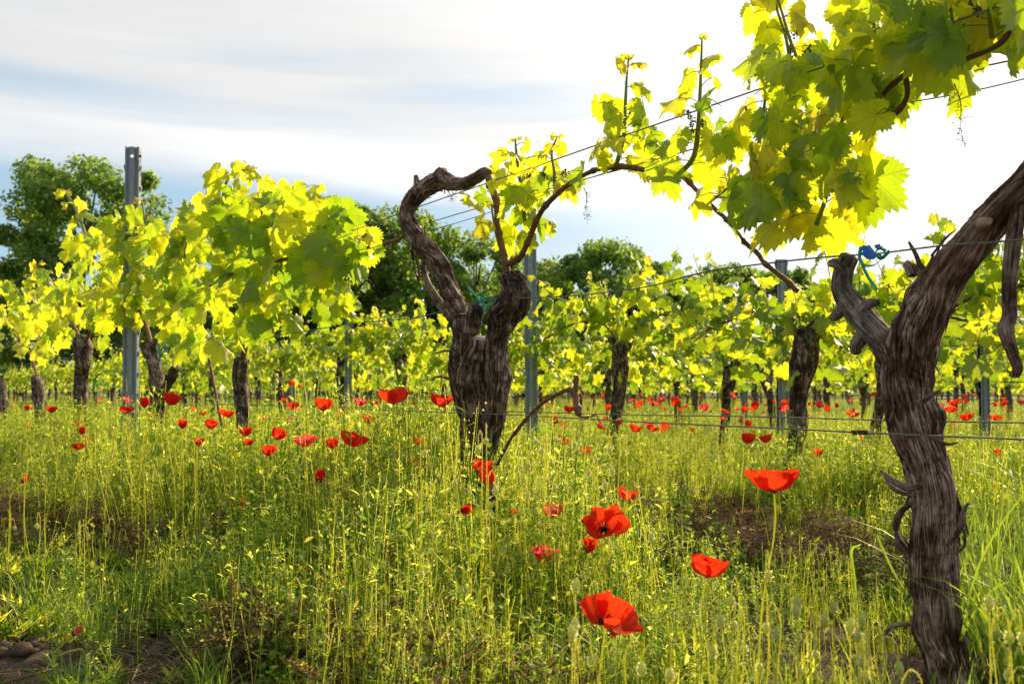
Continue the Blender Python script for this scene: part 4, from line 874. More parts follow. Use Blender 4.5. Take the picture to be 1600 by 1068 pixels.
def scatter(name, protos, pts, mats, label, cat):
    """one object holding prototypes and points; geometry nodes puts a prototype on every point"""
    mb = MB()
    for i, (kd, sd) in enumerate(protos): mb.pid = i; mb.merge(proto(kd, sd))
    me_p = np.array([p[:3] for p in pts]); n0 = mb.n; mb.pid = 0; mb.add(me_p); mb.P[-1] = np.array([1000+p[3] for p in pts])
    o = mb.build(name, mats); me = o.data
    rot = np.zeros((mb.n, 3)); rot[n0:] = [p[4] for p in pts]; scl = np.ones((mb.n, 3)); scl[n0:] = [p[5] for p in pts]
    for nm, ar in (('rot', rot), ('scl', scl)): a = me.attributes.new(nm, 'FLOAT_VECTOR', 'POINT'); a.data.foreach_set('vector', ar.astype('f').ravel())
    a = me.attributes.new('pid', 'INT', 'POINT'); a.data.foreach_set('value', np.concatenate(mb.P).astype('i'))
    ng = bpy.data.node_groups.new(name+'_nodes', 'GeometryNodeTree'); ng.interface.new_socket('Geometry', in_out='INPUT', socket_type='NodeSocketGeometry'); ng.interface.new_socket('Geometry', in_out='OUTPUT', socket_type='NodeSocketGeometry')
    N = ng.nodes; Lk = ng.links; gi = N.new('NodeGroupInput'); go = N.new('NodeGroupOutput'); jn = N.new('GeometryNodeJoinGeometry')
    def na(nm, dt): q = N.new('GeometryNodeInputNamedAttribute'); q.data_type = dt; q.inputs[0].default_value = nm; return q.outputs[0]
    pid = na('pid', 'INT'); rt = na('rot', 'FLOAT_VECTOR'); sc_ = na('scl', 'FLOAT_VECTOR')
    def sel(v):
        c = N.new('FunctionNodeCompare'); c.data_type = 'INT'; c.operation = 'EQUAL'; Lk.new(pid, c.inputs[2]); c.inputs[3].default_value = v
        s = N.new('GeometryNodeSeparateGeometry'); s.domain = 'POINT'; Lk.new(gi.outputs[0], s.inputs[0]); Lk.new(c.outputs[0], s.inputs[1]); return s.outputs[0]
    for i in range(len(protos)):
        ip = N.new('GeometryNodeInstanceOnPoints'); Lk.new(sel(1000+i), ip.inputs['Points']); Lk.new(sel(i), ip.inputs['Instance']); Lk.new(rt, ip.inputs['Rotation']); Lk.new(sc_, ip.inputs['Scale']); Lk.new(ip.outputs[0], jn.inputs[0])
    Lk.new(jn.outputs[0], go.inputs[0]); md = o.modifiers.new('spread', 'NODES'); md.node_group = ng
    return tag(o, label, cat, None, 'stuff')
HX = [-200, 0, 200, 500, 700, 820, 950, 1050, 1200, 1400, 1600, 1800]; HH = [.36, .38, .45, .49, .45, .38, .30, .22, .17, .17, .18, .2]
def field(rs, dens_fn, Y0, Y1_, dmax, margin=60):
    """points spread over the seen ground between two depths; dens_fn(X, Y, d, px) -> plants per m2"""
    area = (Y1_**2-Y0**2)/2*((1600+2*margin)/F); n = int(area*dmax); Y = np.sqrt(rs.uniform(Y0**2, Y1_**2, n)); px = rs.uniform(-margin, 1600+margin, n); X = (px-800)/F*Y
    d = perp1(X, Y); dn = dens_fn(X, Y, d, px); k = rs.uniform(0, dmax, n) < dn; return X[k], Y[k], d[k], px[k]
def strip(d, front=.62, back=.62):
    q = np.where(d > 1, (d+1) % 2-1, d); return q
def edge_noise(X, Y, s=0): return fbm(np.stack([X*1.7, Y*1.7, X*0], -1), 3, 20+s)
def main_dens(X, Y, d, px):
    q = strip(d); e = edge_noise(X, Y)*1.0-.5
    front = np.where(d < 1, .80, .68); front = np.where((d < 1) & (px < 420), .78, front); inn = (q > -(front+e*.7)) & (q < (np.where((d < .9) & (Y < 3.4) & (px > 900), .32, .50)+e*.6)); far = np.clip((Y-3.6)/2.0, 0, 1)
    lane = np.where(d < -1, 0, far*.45); cl = np.where((px > 1000) & (d < .9), .75, 1)*np.clip(2.4*fbm(np.stack([X*3.2, Y*3.2, X*0], -1), 2, 50)-.35, .12, 1.25)*np.where((d < -.3) & (px < 380) & (Y < 2.3), .35, 1)
    return np.where(inn, 1.0, lane)*cl
def mk(rs, X, Y, px, d, kinds, hs=1.0, flat=False, zoff=0.0):
    Z = groundz(X, Y); out = []
    for x, y, z, p, dd in zip(X, Y, Z, px, d):
        q = dd if dd < 1 else (dd+1) % 2-1
        h = (np.interp(p, HX, HH) if dd < .9 else .33)/.46
        if 1405 < p < 1545 and y < 1.78: continue
        if 705 < p < 830 and 1.9 < y < 3.0: h *= .5
        ed = 1-.5*min(1, max(0, (abs(q)-.35)/.45)); h *= ed*rs.uniform(.72, 1.12)*hs*(.62+.75*fbm(np.array([x*2.1, y*2.1, 1.3]), 2, 90))*1.04
        if dd < .9 and y < 2.2: h = min(h, .95)
        wd = (1.0 if y < 6 else 1.0+(y-6)*.06)
        if flat: h = hs*rs.uniform(.7, 1.2)
        kk = kinds if not isinstance(kinds[0], list) else kinds[int(np.clip(fbm(np.array([x*2.3, y*2.3, 7.7]), 2, 71)*9-2, 0, 4))]
        out.append((x, y, z+zoff, kk[rs.randint(len(kk))], (rs.normal()*.09, rs.normal()*.09, rs.uniform(0, 6.283)), (h*wd if flat else wd*min(h, 1.1), h*wd if flat else wd*min(h, 1.1), h)))
    return out
rs = np.random.RandomState(21); pts = []
PR = [('leafy', 1), ('leafy', 2), ('feathery', 3), ('feathery', 4), ('feathery', 5), ('seedy', 6), ('seedy', 7), ('bushy', 8), ('bushy', 9), ('leafy', 10), ('broad', 31), ('broad', 32), ('broad', 33)]
for Ya, Yb, dm in ((1.0, 2.6, 330), (2.6, 4.2, 290), (4.2, 7, 170), (7, 12, 60), (12, 22, 16), (22, 40, 6)):
    X, Y, d, px = field(rs, lambda X, Y, d, px: main_dens(X, Y, d, px)*dm*.8, Ya, Yb, dm)
    pts += mk(rs, X, Y, px, d, [[10, 11, 12, 10, 0, 7], [2, 3, 4, 5, 6], [0, 1, 9, 5, 7, 8], [2, 3, 11, 6, 8, 12], [0, 9, 10, 4, 7, 12]])
X, Y, d, px = field(rs, lambda X, Y, d, px: 60*(d < -.7)*np.clip(edge_noise(X, Y, 3)*3-1.1, 0, 1), 1.5, 3.4, 60); pts += mk(rs, X, Y, px, d, list(range(13)), .5, True)
print('weeds', len(pts)); scatter('meadow_weeds', PR, pts, [M['weed'], M['weedpale']], 'dense tall green weeds and wild herbs growing under the vines', 'weeds')
pts = []
for Ya, Yb, dm in ((1.0, 3, 90), (3, 6, 40), (6, 12, 16), (12, 25, 6)):
    X, Y, d, px = field(rs, lambda X, Y, d, px: np.where((d > .95) | (px > 1400), 1, .12)*main_dens(X, Y, d, px)*dm*.6*np.where(px > 1250, 1.6, .5), Ya, Yb, dm)
    pts += mk(rs, X, Y, px, d, [0, 1, 2], .85)
X, Y, d, px = field(rs, lambda X, Y, d, px: 60*(px > 1500), 1.5, 4.0, 60); pts += mk(rs, X, Y, px, d, [0, 1, 2], .8, True)
X, Y, d, px = field(rs, lambda X, Y, d, px: 16*((d < -.55) & (px < 420))*(edge_noise(X, Y, 4) > .45), 1.5, 3.2, 16); pts += mk(rs, X, Y, px, d, [0, 1, 2], .35, True)
scatter('tall_grass', [('grass', 11), ('grass', 12), ('grass', 13)], pts, [M['grass']], 'long arching green grass blades between the weeds', 'grass')
pts = []
for Ya, Yb, dm in ((1.2, 4.5, 120), (4.5, 9, 40), (9, 20, 10)):
    X, Y, d, px = field(rs, lambda X, Y, d, px: dm*np.clip(edge_noise(X, Y, 2)*2.6-.95, 0, 1)*np.where((d < -.5) & (px > 120) & (Y < 2.6), .35, 1), Ya, Yb, dm); pts += mk(rs, X, Y, px, d, [0, 1], 1.0, True)
scatter('short_grass', [('short', 14), ('short', 15)], pts, [M['grass']], 'short green grass sprouting from the bare soil', 'grass')
X, Y, d, px = field(rs, lambda X, Y, d, px: 60*((d < -.35) | (d > .4))*np.clip(edge_noise(X, Y, 6)*2.6-.8, 0, 1), 1.2, 4.5, 60); pts = mk(rs, X, Y, px, d, [0, 1], 1.25, True)
scatter('leaf_rosettes', [('rosette', 16), ('rosette', 17)], pts, [M['weed']], 'low rosettes of lobed green leaves near the soil', 'weeds')
X, Y, d, px = field(rs, lambda X, Y, d, px: 45*(((d < -.5) & (d > -1.05)) | ((d > .35) & (d < .8)) | ((d > 1.0) & (d < 1.4)))*np.clip(edge_noise(X, Y, 9)*2.6-.7, 0, 1), 1.2, 4.8, 120); pts = mk(rs, X, Y, px, d, [0, 1], .9, True)
scatter('withered_leaves', [('dryros', 18), ('dryros', 19)], pts, [M['dry']], 'withered reddish brown leaves along the foot of the weeds', 'dead leaves')
X, Y, d, px = field(rs, lambda X, Y, d, px: 70*((d < -.4) | (d > .3))*np.clip(edge_noise(X, Y, 12)*2.6-.8, 0, 1), 1.3, 5, 70); pts = mk(rs, X, Y, px, d, [0, 1, 2], 1.0, True)
scatter('straw_litter', [('straw', 20), ('straw', 21), ('straw', 22)], pts, [M['straw']], 'dry mown straw lying on the soil between the rows', 'straw')
X, Y, d, px = field(rs, lambda X, Y, d, px: 70*((d < -.6) | ((d > .35) & (d < 1.3))), 1.3, 4.2, 70); pts = mk(rs, X, Y, px, d, [0, 1, 2], 1.0, True)
scatter('soil_clods', [('clod', 23), ('clod', 24), ('clod', 25)], pts, [M['clod']], 'loose brown clods lying on the bare soil', 'soil')
# ---------------------------------------------------------------- poppies
def petal(az, R_, a0, a1, span, seed, ruf=.05, k=0):
    rs = np.random.RandomState(seed); nu, nv = 15, 9; u = np.linspace(-1, 1, nu); v = np.linspace(0, 1, nv)**.8; Uu, Vv = np.meshgrid(u, v)
    vm = 1-.16*np.abs(Uu)**3+.03*np.sin(Uu*9+rs.uniform(0, 6)); s = np.linspace(0, 1, 40); al = a0+(a1-a0)*np.minimum(1, s*1.25)**.8; rho = np.concatenate([[0], np.cumsum(np.sin(al[:-1]))])/39; zz = np.concatenate([[0], np.cumsum(np.cos(al[:-1]))])/39
    q = Vv*vm; rr = np.interp(q, s, rho)*R_; z = np.interp(q, s, zz)*R_; ph = az+Uu*span*(.45+.55*np.minimum(1, Vv*1.6))
    w = ruf*R_*Vv**2*(np.sin(Uu*6+rs.uniform(0, 6))+.6*np.sin(Uu*13+rs.uniform(0, 6))); rr = rr+w*1.0+.0012*(k % 2)*(1+Vv); z = z+w*.6*np.sin(Uu*4)
    V = np.stack([rr*np.cos(ph), rr*np.sin(ph), z+.0007*k], -1).reshape(-1, 3); i = np.arange(nv-1)[:, None]*nu; j = np.arange(nu-1)[None]
    return V, np.stack([i+j, i+j+1, i+nu+j+1, i+nu+j], -1).reshape(-1, 4), np.stack([Uu, Vv, np.full_like(Uu, rs.uniform(0, .5))], -1).reshape(-1, 3)
KIND = {'cup': (1.6, -.1, 1.25, .05), 'bowl': (1.65, .2, 1.2, .06), 'dish': (1.6, .5, 1.2, .06), 'open': (1.45, 1.0, 1.0, .05), 'tight': (1.4, -.5, 1.3, .04), 'ruffled': (1.6, .1, 1.2, .15), 'bud': (.8, -.3, 1.35, .02)}
def petals_mb(kind, R_, seed, merged=False, drop=None):
    a0, a1, span, ruf = KIND[kind]; rs = np.random.RandomState(seed); off = rs.uniform(0, 6.28); out = []
    for k in range(4):
        az = off+k*math.pi/2+rs.uniform(-.15, .15); b = a1+(0.12 if k % 2 else -.05)+rs.uniform(-.12, .12)
        if drop is not None and k == drop[0]: az = drop[1]; b = drop[2]
        out.append(petal(az, R_*rs.uniform(.84, 1.10), a0, b+rs.uniform(-.16, .16), span*rs.uniform(.88, 1.02), seed+k, ruf*rs.uniform(.9, 1.6), k))
    return out
def tiltmat(tx, ty):
    from mathutils import Euler
    return np.array(Euler((tx, ty, 0)).to_matrix())
def centre_mb(R_):
    mb = MB(); V, T = ico(); mb.add(V*np.array((.1, .1, .14))*R_+(0, 0, .1*R_), T); rs = np.random.RandomState(2)
    for _ in range(26):
        a = rs.uniform(0, 6.28); d = np.array((math.cos(a)*.8, math.sin(a)*.8, rs.uniform(.5, 1.2)))*R_*.24; tube(mb, [d*.2, d], .0004, 3); mb.add(d+V*.0010, T)
    return mb
def poppy(px, py, w, D, kind, label, tx=0, ty=0, pink=False, seed=0, drop=None, group='red poppies in bloom'):
    c = P(px, py, D); R_ = .66*w*D/F*{'cup': 1.2, 'tight': 1.4, 'bud': 1.7, 'ruffled': 1.15, 'bowl': 1.08, 'dish': 1.0, 'open': .9}[kind]; A = tiltmat(tx, ty); rs = np.random.RandomState(seed)
    hgt = R_*{'cup': .36, 'tight': .42, 'bud': .5, 'ruffled': .34, 'bowl': .30, 'dish': .24, 'open': .18}[kind]; b = c-A@np.array((0, 0, hgt))
    gx, gy = b[0]+rs.uniform(-.05, .05), b[1]+rs.uniform(-.03, .06); gz = float(groundz(gx, gy)); v = empty('poppy', (gx, gy, gz), label, 'poppy', group)
    for V, Q, At in petals_mb(kind, R_, seed+5, drop=drop):
        mb = MB(); mb.add(V@A.T+b, None, Q, At); mb.build('petal', M['petalp' if pink else 'petal'], v)
    mb = MB(); mb.merge(centre_mb(R_), A, b); mb.build('seed_capsule', M['black'], v)
    mb = MB(); d = A@np.array((0, 0, 1)); S = smooth_path([(gx, gy, gz-.02), (gx*.6+b[0]*.4+rs.normal()*.008, gy*.6+b[1]*.4, gz+(b[2]-gz)*.45), b-d*.05+np.array((0, 0, -.01)), b-d*.002], .012); tube(mb, S, np.linspace(.0018, .0012, len(S)), 5, 0, (0, 0, .3), True)
    hair(mb, S, rs, 70, .0035); mb.build('stem', [M['stemlit'], M['hair']], v); return v
def hair(mb, S, rs, n, L, r=.0015):
    for _ in range(n):
        f = rs.uniform(.1, .999)*(len(S)-1); i = int(f); p = S[i]+(S[i+1]-S[i])*(f-i); d = rnd_unit(rs); p = p+d*r*.6; s = rnd_unit(rs)*.00022
        mb.add([p-s, p+s, p+d*L], [[0, 1, 2]], None, (0, 0, .2), 1)
PP = [(948, 962, 82, 1.32, 'bowl', 'large scarlet poppy lowest in the picture, one petal flopping out to the right', .35, .1, 0, (2, -.35, 1.05)),
 (945, 822, 66, 1.85, 'dish', 'orange-red poppy opened towards the camera, standing above a small crimson one', .75, 0, 0), (921, 851, 32, 1.9, 'tight', 'small crimson cupped poppy directly under the wide orange-red one', .1, .2, 0),
 (1107, 889, 60, 1.65, 'bowl', 'broad red poppy over the bare soil patch right of centre', .15, .2, 0), (1210, 753, 74, 1.5, 'bowl', 'large orange-red poppy standing alone just left of the thick trunk', .05, .0, 0),
 (981, 773, 38, 2.3, 'bowl', 'light red poppy above the wide orange-red one', -.1, .3, 0), (862, 800, 35, 2.2, 'cup', 'pinkish red cup poppy left of the wide orange-red one', .1, 0, 1), (850, 866, 34, 2.0, 'ruffled', 'ruffled pinkish poppy, lowest on the centre left of the small crimson one', .4, .1, 1),
 (752, 729, 36, 2.45, 'bowl', 'half hidden poppy behind the upright one at the foot of the middle vine', 0, 0, 0), (761, 746, 34, 2.3, 'tight', 'upright closed red poppy in front of the middle vine trunk', 0, .05, 0), (730, 796, 26, 2.3, 'bud', 'half opened poppy lying sideways at the left of the middle trunk', .1, 1.3, 0),
 (552, 688, 46, 2.6, 'bowl', 'big orange-red poppy in the middle of the group under the wire', .1, .15, 0), (519, 693, 26, 2.7, 'cup', 'smaller red poppy touching the left side of the big orange-red one', 0, -.2, 0), (499, 744, 25, 2.6, 'tight', 'round red poppy below the smaller poppy under the wire', 0, 0, 0),
 (615, 621, 48, 2.5, 'bowl', 'wide pale orange-red poppy on the wire left of the middle vine', -.1, 0, 0), (688, 627, 40, 2.6, 'bowl', 'orange-red poppy just left of the middle vine trunk at wire height', .1, .2, 0), (505, 633, 30, 2.9, 'cup', 'deep red poppy crossed by the lowest wire', 0, .1, 0),
 (477, 690, 32, 2.9, 'ruffled', 'pinkish loose poppy left of the smaller red one', .2, 0, 1), (434, 679, 26, 3.0, 'cup', 'tall red poppy left of the pinkish loose one', .2, .5, 0), (420, 705, 25, 2.9, 'cup', 'red cup poppy below the tall one', 0, 0, 0), (383, 674, 24, 3.3, 'cup', 'upper poppy of the pair in front of the thin left trunk', 0, 0, 0), (387, 691, 22, 3.3, 'bowl', 'lower poppy of the pair in front of the thin left trunk', 0, 0, 0),
 (356, 647, 24, 3.4, 'bowl', 'orange-red poppy just left of the thin trunk at wire height', 0, 0, 0), (329, 664, 21, 3.4, 'cup', 'red poppy with two petals spread, between the forked trunk and thin trunk', .3, .3, 0), (285, 662, 19, 3.2, 'tight', 'small round red poppy below the highest poppy at left', 0, 0, 0), (268, 624, 31, 3.0, 'cup', 'highest and largest poppy right of the tall steel post', 0, .25, 0),
 (226, 629, 21, 3.2, 'tight', 'closed red poppy just right of the tall steel post', 0, 0, 0), (199, 641, 25, 3.2, 'dish', 'flat red poppy in front of the tall steel post', 0, 0, 0), (128, 673, 15, 3.8, 'tight', 'small poppy before the stout left trunk', 0, 0, 0), (122, 698, 22, 3.6, 'bowl', 'red poppy low at the foot of the stout left trunk', 0, 0, 0),
 (40, 749, 14, 3.2, 'bud', 'small sideways poppy near the left edge', 0, .8, 0), (648, 725, 20, 2.9, 'cup', 'small orange-red poppy alone left of the middle trunk', 0, 0, 0), (542, 776, 14, 2.6, 'bud', 'small orange poppy deep in the weeds below the round red one', 0, 0, 0), (379, 785, 14, 2.9, 'bud', 'small orange-red poppy at the foot of the thin left trunk', 0, 0, 0),
 (562, 629, 20, 3.0, 'ruffled', 'small pinkish half open poppy left of the wide pale one', 0, .3, 1), (120, 986, 15, 1.95, 'bud', 'dark red fallen poppy near the soil in the lower left corner', 0, .9, 1), (452, 696, 12, 3.4, 'bud', 'tiny dark poppy bud opening beside the tall red poppy', 0, 1.2, 1),
 (1168, 685, 28, 3.6, 'cup', 'cup shaped red poppy below the wire left of the broad-headed vine', 0, .1, 0), (1197, 686, 20, 3.8, 'cup', 'smaller red poppy just right of the cup shaped one', 0, -.1, 0), (889, 640, 17, 4.4, 'cup', 'red poppy just right of the bent pruned cane', 0, 0, 0),
 (880, 690, 19, 3.8, 'ruffled', 'loose orange-red poppy right of the middle trunk above nodding buds', .3, .4, 0), (1055, 625, 14, 6.2, 'open', 'small round red poppy facing the camera above the far wires', 1.4, 0, 0), (992, 670, 21, 4.3, 'bowl', 'left one of the two flat poppies under the wire in the centre', 0, .3, 0), (1020, 671, 20, 4.3, 'dish', 'right one of the two flat poppies under the wire in the centre', 0, .1, 0),
 (968, 659, 14, 4.8, 'cup', 'small upright poppy right of the slender trunk', 0, 0, 0), (1082, 671, 10, 5, 'tight', 'tiny closed red poppy between the flat pair and the cup shaped one', 0, 0, 0), (1278, 708, 17, 4.0, 'cup', 'red poppy just right of the broad-headed vine trunk', 0, 0, 0), (1342, 685, 16, 4.2, 'bud', 'small leaning poppy just under the coiled wire splice', 0, 1.1, 0),
 (1467, 648, 24, 3.6, 'cup', 'bright red poppy half behind the right edge of the thick trunk', 0, 0, 0), (1485, 640, 20, 3.9, 'bowl', 'flat red poppy right next to the one behind the thick trunk', 0, 0, 0), (1509, 652, 20, 4.0, 'ruffled', 'loose red poppy right of the thick trunk at wire height', 0, 0, 0), (1556, 653, 20, 4.2, 'dish', 'red poppy beside the grey post at far right', 0, 0, 0), (1558, 708, 14, 3.6, 'tight', 'single red poppy low at right below the wires', 0, 0, 0),
 (575, 655, 22, 3.3, 'cup', 'scarlet poppy just above the big orange-red one, under the wire', 0, .2, 0), (458, 634, 20, 3.6, 'bowl', 'red poppy at wire height left of the deep red one', 0, 0, 0), (310, 690, 18, 3.4, 'cup', 'bright red poppy low between the small round one and the thin trunk', 0, .1, 0), (80, 640, 17, 4.2, 'cup', 'red poppy at wire height left of the stout trunk', 0, 0, 0), (655, 690, 20, 3.0, 'bowl', 'scarlet poppy close to the left edge of the middle trunk', 0, .2, 0), (915, 705, 20, 3.4, 'cup', 'red poppy in the open weeds below the bent pruned cane', 0, .1, 0),
 (804, 800, 12, 2.5, 'ruffled', 'small faded poppy deep in the weeds right of the middle trunk foot', 0, 0, 0), (1333, 648, 18, 5, 'bowl', 'red poppy at wire height left of the thick trunk', 0, 0, 0)]
for n, q in enumerate(PP):
    px, py, w, D, kd, lab, tx, ty, pk = q[:9]; poppy(px, py, w, D, kd, lab, tx, ty, bool(pk), 300+n*11, q[9] if len(q) > 9 else None)
SP = []
for i, (kd, pk) in enumerate((('cup', 0), ('bowl', 0), ('tight', 0), ('ruffled', 1), ('open', 0), ('dish', 0))):
    mb = MB()
    for V, Q, At in petals_mb(kd, .034, 900+i*7): mb.add(V, None, Q, At)
    st = MB(); S = smooth_path([(.01, 0, -.02), (-.006, .004, .5), (0, 0, 1.0)], .12); tube(st, S, .0015, 4, 0, (0, 0, .3))
    SP.append((mb.mesh('corolla', [M['petalp' if pk else 'petal']]), st.mesh('stem', [M['stemlit']])))
rs = np.random.RandomState(77); small = [(676, 662), (690, 655), (697, 645), (700, 630), (681, 683), (1100, 641), (1160, 658), (1163, 643), (1180, 640), (1278, 635), (1265, 633), (1570, 633), (1555, 630), (1595, 632), (1508, 629), (1278, 728), (866, 662), (880, 668), (868, 655), (968, 670), (1000, 632), (1025, 634), (1130, 655), (1143, 620), (75, 680), (45, 668), (140, 690), (78, 694), (35, 690), (630, 655), (300, 640), (318, 648), (410, 655), (446, 660), (462, 640), (530, 650), (575, 670), (590, 690), (350, 680), (240, 655), (660, 640), (640, 700), (950, 640), (915, 655), (935, 668),  (650, 670), (604, 668), (456, 600), (470, 605), (543, 640), (1218, 640), (1290, 640)]
for k in range(150):
    D = rs.uniform(4.5, 16); small.append((rs.uniform(820, 1600) if rs.rand() < .72 else rs.uniform(0, 720), 608+(rs.uniform(.02, .25))*F/D*.75+6, D))
for q in small:
    px, py = q[:2]; D = q[2] if len(q) > 2 else rs.uniform(4.5, 7.5); c = P(px, py, D); gz = float(groundz(c[0], c[1])); h = c[2]-gz; me = SP[rs.randint(len(SP))]
    v = empty('poppy', (c[0], c[1], gz), 'small red poppy blooming among the weeds between the rows behind', 'poppy', 'small poppies in the rows behind', rs.uniform(0, 6.28))
    o = bpy.data.objects.new('corolla', me[0]); COL.objects.link(o); o.parent = v; o.location = (0, 0, h); o.rotation_euler = (rs.normal()*.4, rs.normal()*.4, 0); s = rs.uniform(.7, 1.15); o.scale = (s, s, s)
    o = bpy.data.objects.new('stem', me[1]); COL.objects.link(o); o.parent = v; o.scale = (1, 1, h)
# ---------------------------------------------------------------- nodding buds
BP = []
for i, h in enumerate((.16, .22, .28, .28, .35, .35, .42, .5)):
    r2 = np.random.RandomState(500+i); hk = r2.uniform(.006, .014); st = MB()
    S = smooth_path([(r2.uniform(-.03, .03), r2.uniform(-.02, .02), -.02), (.004, 0, h*.45), (-.003, 0, h-.03), (.002+hk*.2, 0, h-.006), (hk, 0, h), (hk*1.9, 0, h-.008), (hk*2.1, 0, h-.026)], .007) if i != 3 else smooth_path([(.02, 0, -.02), (.004, 0, h*.5), (0, 0, h-.02)], .01)
    tube(st, S, np.linspace(.0013, .0008, len(S)), 5, 0, (0, 0, .3)); hair(st, S, r2, 150, .0032)
    b = MB(); a = np.linspace(0, 1, 9); L = r2.uniform(.015, .020); e = S[-1]; dirz = -1 if i != 3 else 1; rad = .0047*np.sin(np.pi*np.clip(a, .03, .97))**.75; C = e+np.array((0, 0, dirz))*a[:, None]*L+np.array((.002, 0, 0))*a[:, None]; tube(b, C, rad, 10, 0, (0, 0, .25))
    for _ in range(110):
        f = r2.uniform(.08, .95); p = e+np.array((0, 0, dirz))*f*L; t = r2.uniform(0, 6.28); d = np.array((math.cos(t), math.sin(t), r2.uniform(-.3, .3))); q = p+d*.0046*math.sin(math.pi*f)**.75; s = np.array((0, 0, .00022))
        b.add([q-s, q+s, q+d*.0024], [[0, 1, 2]], None, (0, 0, .2), 1)
    BP.append((h, st.mesh('stem', [M['stemlit'], M['hair']]), b.mesh('bud', [M['bud'], M['hair']])))
rs = np.random.RandomState(88); hero = [(1197, 868, 1.45, 'green bud hanging from a tall hooked stem above the soil patch'), (1160, 950, 1.35, 'large nodding bud on a hooked stem, left end of the sunlit foreground buds'), (1018, 838, 1.7, 'nodding bud on a hooked stem right of the wide orange-red poppy'), (885, 745, 2.0, 'pale upright bud right of the middle trunk, highest of its cluster'), (1213, 985, 1.2, 'round hairy bud near the lower edge under the big single poppy'), (1350, 1000, 1.2, 'hairy bud directly left of the thick trunk near the lower edge'),
   (1580, 960, 1.25, 'big hairy bud near the right edge at the bottom'), (636, 845, 2.0, 'pair of drooping grey-green buds low left of the middle trunk'), (748, 918, 1.8, 'green bud hanging at the foot of the middle trunk'), (980, 1003, 1.2, 'dark upright bud just under the lowest poppy')]
def add_bud(px, py, D, lab, grp):
    c = P(px, py, D); gz = float(groundz(c[0], c[1])); h = c[2]-gz
    if h < .09: return
    k = min(range(8), key=lambda i: abs(BP[i][0]-h)+(rs.rand()*.02)); s = h/BP[k][0]
    if s > 1.6: s = 1.6
    v = empty('poppy_bud', (c[0], c[1], gz), lab, 'poppy bud', grp, rs.uniform(0, 6.28)); v.scale = (s**.5, s**.5, s)
    for nm, me in (('stem', BP[k][1]), ('bud', BP[k][2])):
        o = bpy.data.objects.new(nm, me); COL.objects.link(o); o.parent = v
for px, py, D, lab in hero: add_bud(px, py-8, D, lab, 'nodding poppy buds')
for (xa, xb, ya, yb, Da, Db, n, lab, grp) in ((840, 1600, 900, 1060, 1.1, 1.55, 44, 'backlit hairy green bud on a short stem in the sunlit foreground at lower right', 'buds in the sunlit foreground at right'), (640, 1010, 660, 900, 1.9, 2.7, 62, 'hairy drooping bud among tall weeds around the foot of the middle vine', 'buds round the middle vine'),
        (0, 700, 670, 830, 2.5, 4.2, 90, 'small drooping bud above the weeds left of the middle vine', 'buds in the left weeds'), (900, 1600, 650, 760, 3.7, 5.6, 50, 'small distant bud above the sunlit weeds of the second row', 'buds in the second row'), (420, 860, 840, 1000, 1.6, 2.1, 20, 'green bud hanging low in the foreground weeds left of centre', 'low buds left of centre')):
    for _ in range(n):
        px = rs.uniform(xa, xb); D = rs.uniform(Da, Db); py = rs.uniform(ya, yb)
        if abs(px-1455) < 60 and D > 1.3: continue
        add_bud(px, py, D, lab, grp)
# tall arching grass blades at the right edge
mb = MB()
for q in ([(1503, 990, 4), (1515, 930, 4), (1535, 870, 4), (1570, 810, 3), (1625, 740, 2)], [(1500, 1000, 4), (1520, 960, 4.5), (1545, 925, 4.5), (1580, 907, 4), (1640, 897, 2)], [(1420, 930, 3), (1400, 900, 4), (1385, 870, 4), (1370, 835, 2)], [(1340, 960, 3), (1335, 900, 4), (1330, 860, 5), (1345, 850, 3)]):
    c = pxpath(q, -.05); S = smooth_path(c, .012); T, U, B = frames(S[:, :3]); V = np.stack([S[:, :3]-B*S[:, 3:]*.9, S[:, :3]+U*S[:, 3:]*.5, S[:, :3]+B*S[:, 3:]*.9], 1).reshape(-1, 3); i = np.arange(len(S)-1)[:, None]*3; mb.add(V, None, np.concatenate([i+[0, 1, 4, 3], i+[1, 2, 5, 4]]), (0, 0, .4))
tag(mb.build('grass_blades', M['grass'], origin=R(1503, 1040)), 'few long curved grass blades arching beside the thick trunk', 'grass', None, 'stuff')
for n, (px, py, D, hh) in enumerate(((563, 935, 1.95, .10), (612, 880, 2.05, .08), (531, 893, 2.1, .09), (747, 1020, 1.7, .07), (783, 1005, 1.75, .09))):
    c = P(px, py, D); gz = float(groundz(c[0], c[1])); r2 = np.random.RandomState(900+n); v = empty('reddish_weed', (c[0], c[1], gz), 'wine-red upright leaf spike among the shaded weeds in the foreground', 'weed', 'wine-red leaf spikes'); mb = MB(); S = stemc(r2, 0, 0, c[2]-gz, .1); tube(mb, S, .0015, 4); mb.build('stem', [M['redleaf']], v, origin=(0, 0, 0)); mb = MB()
    for k in range(9): a = k*2.4; feather(mb, S[4]-np.array((0, 0, .10*k/9)), np.array((math.cos(a)*.5, math.sin(a)*.5, 1.2)), rs.uniform(.03, .06), .011, r2, droop=0)
    mb.build('leaves', [M['redleaf']], v, origin=(0, 0, 0))
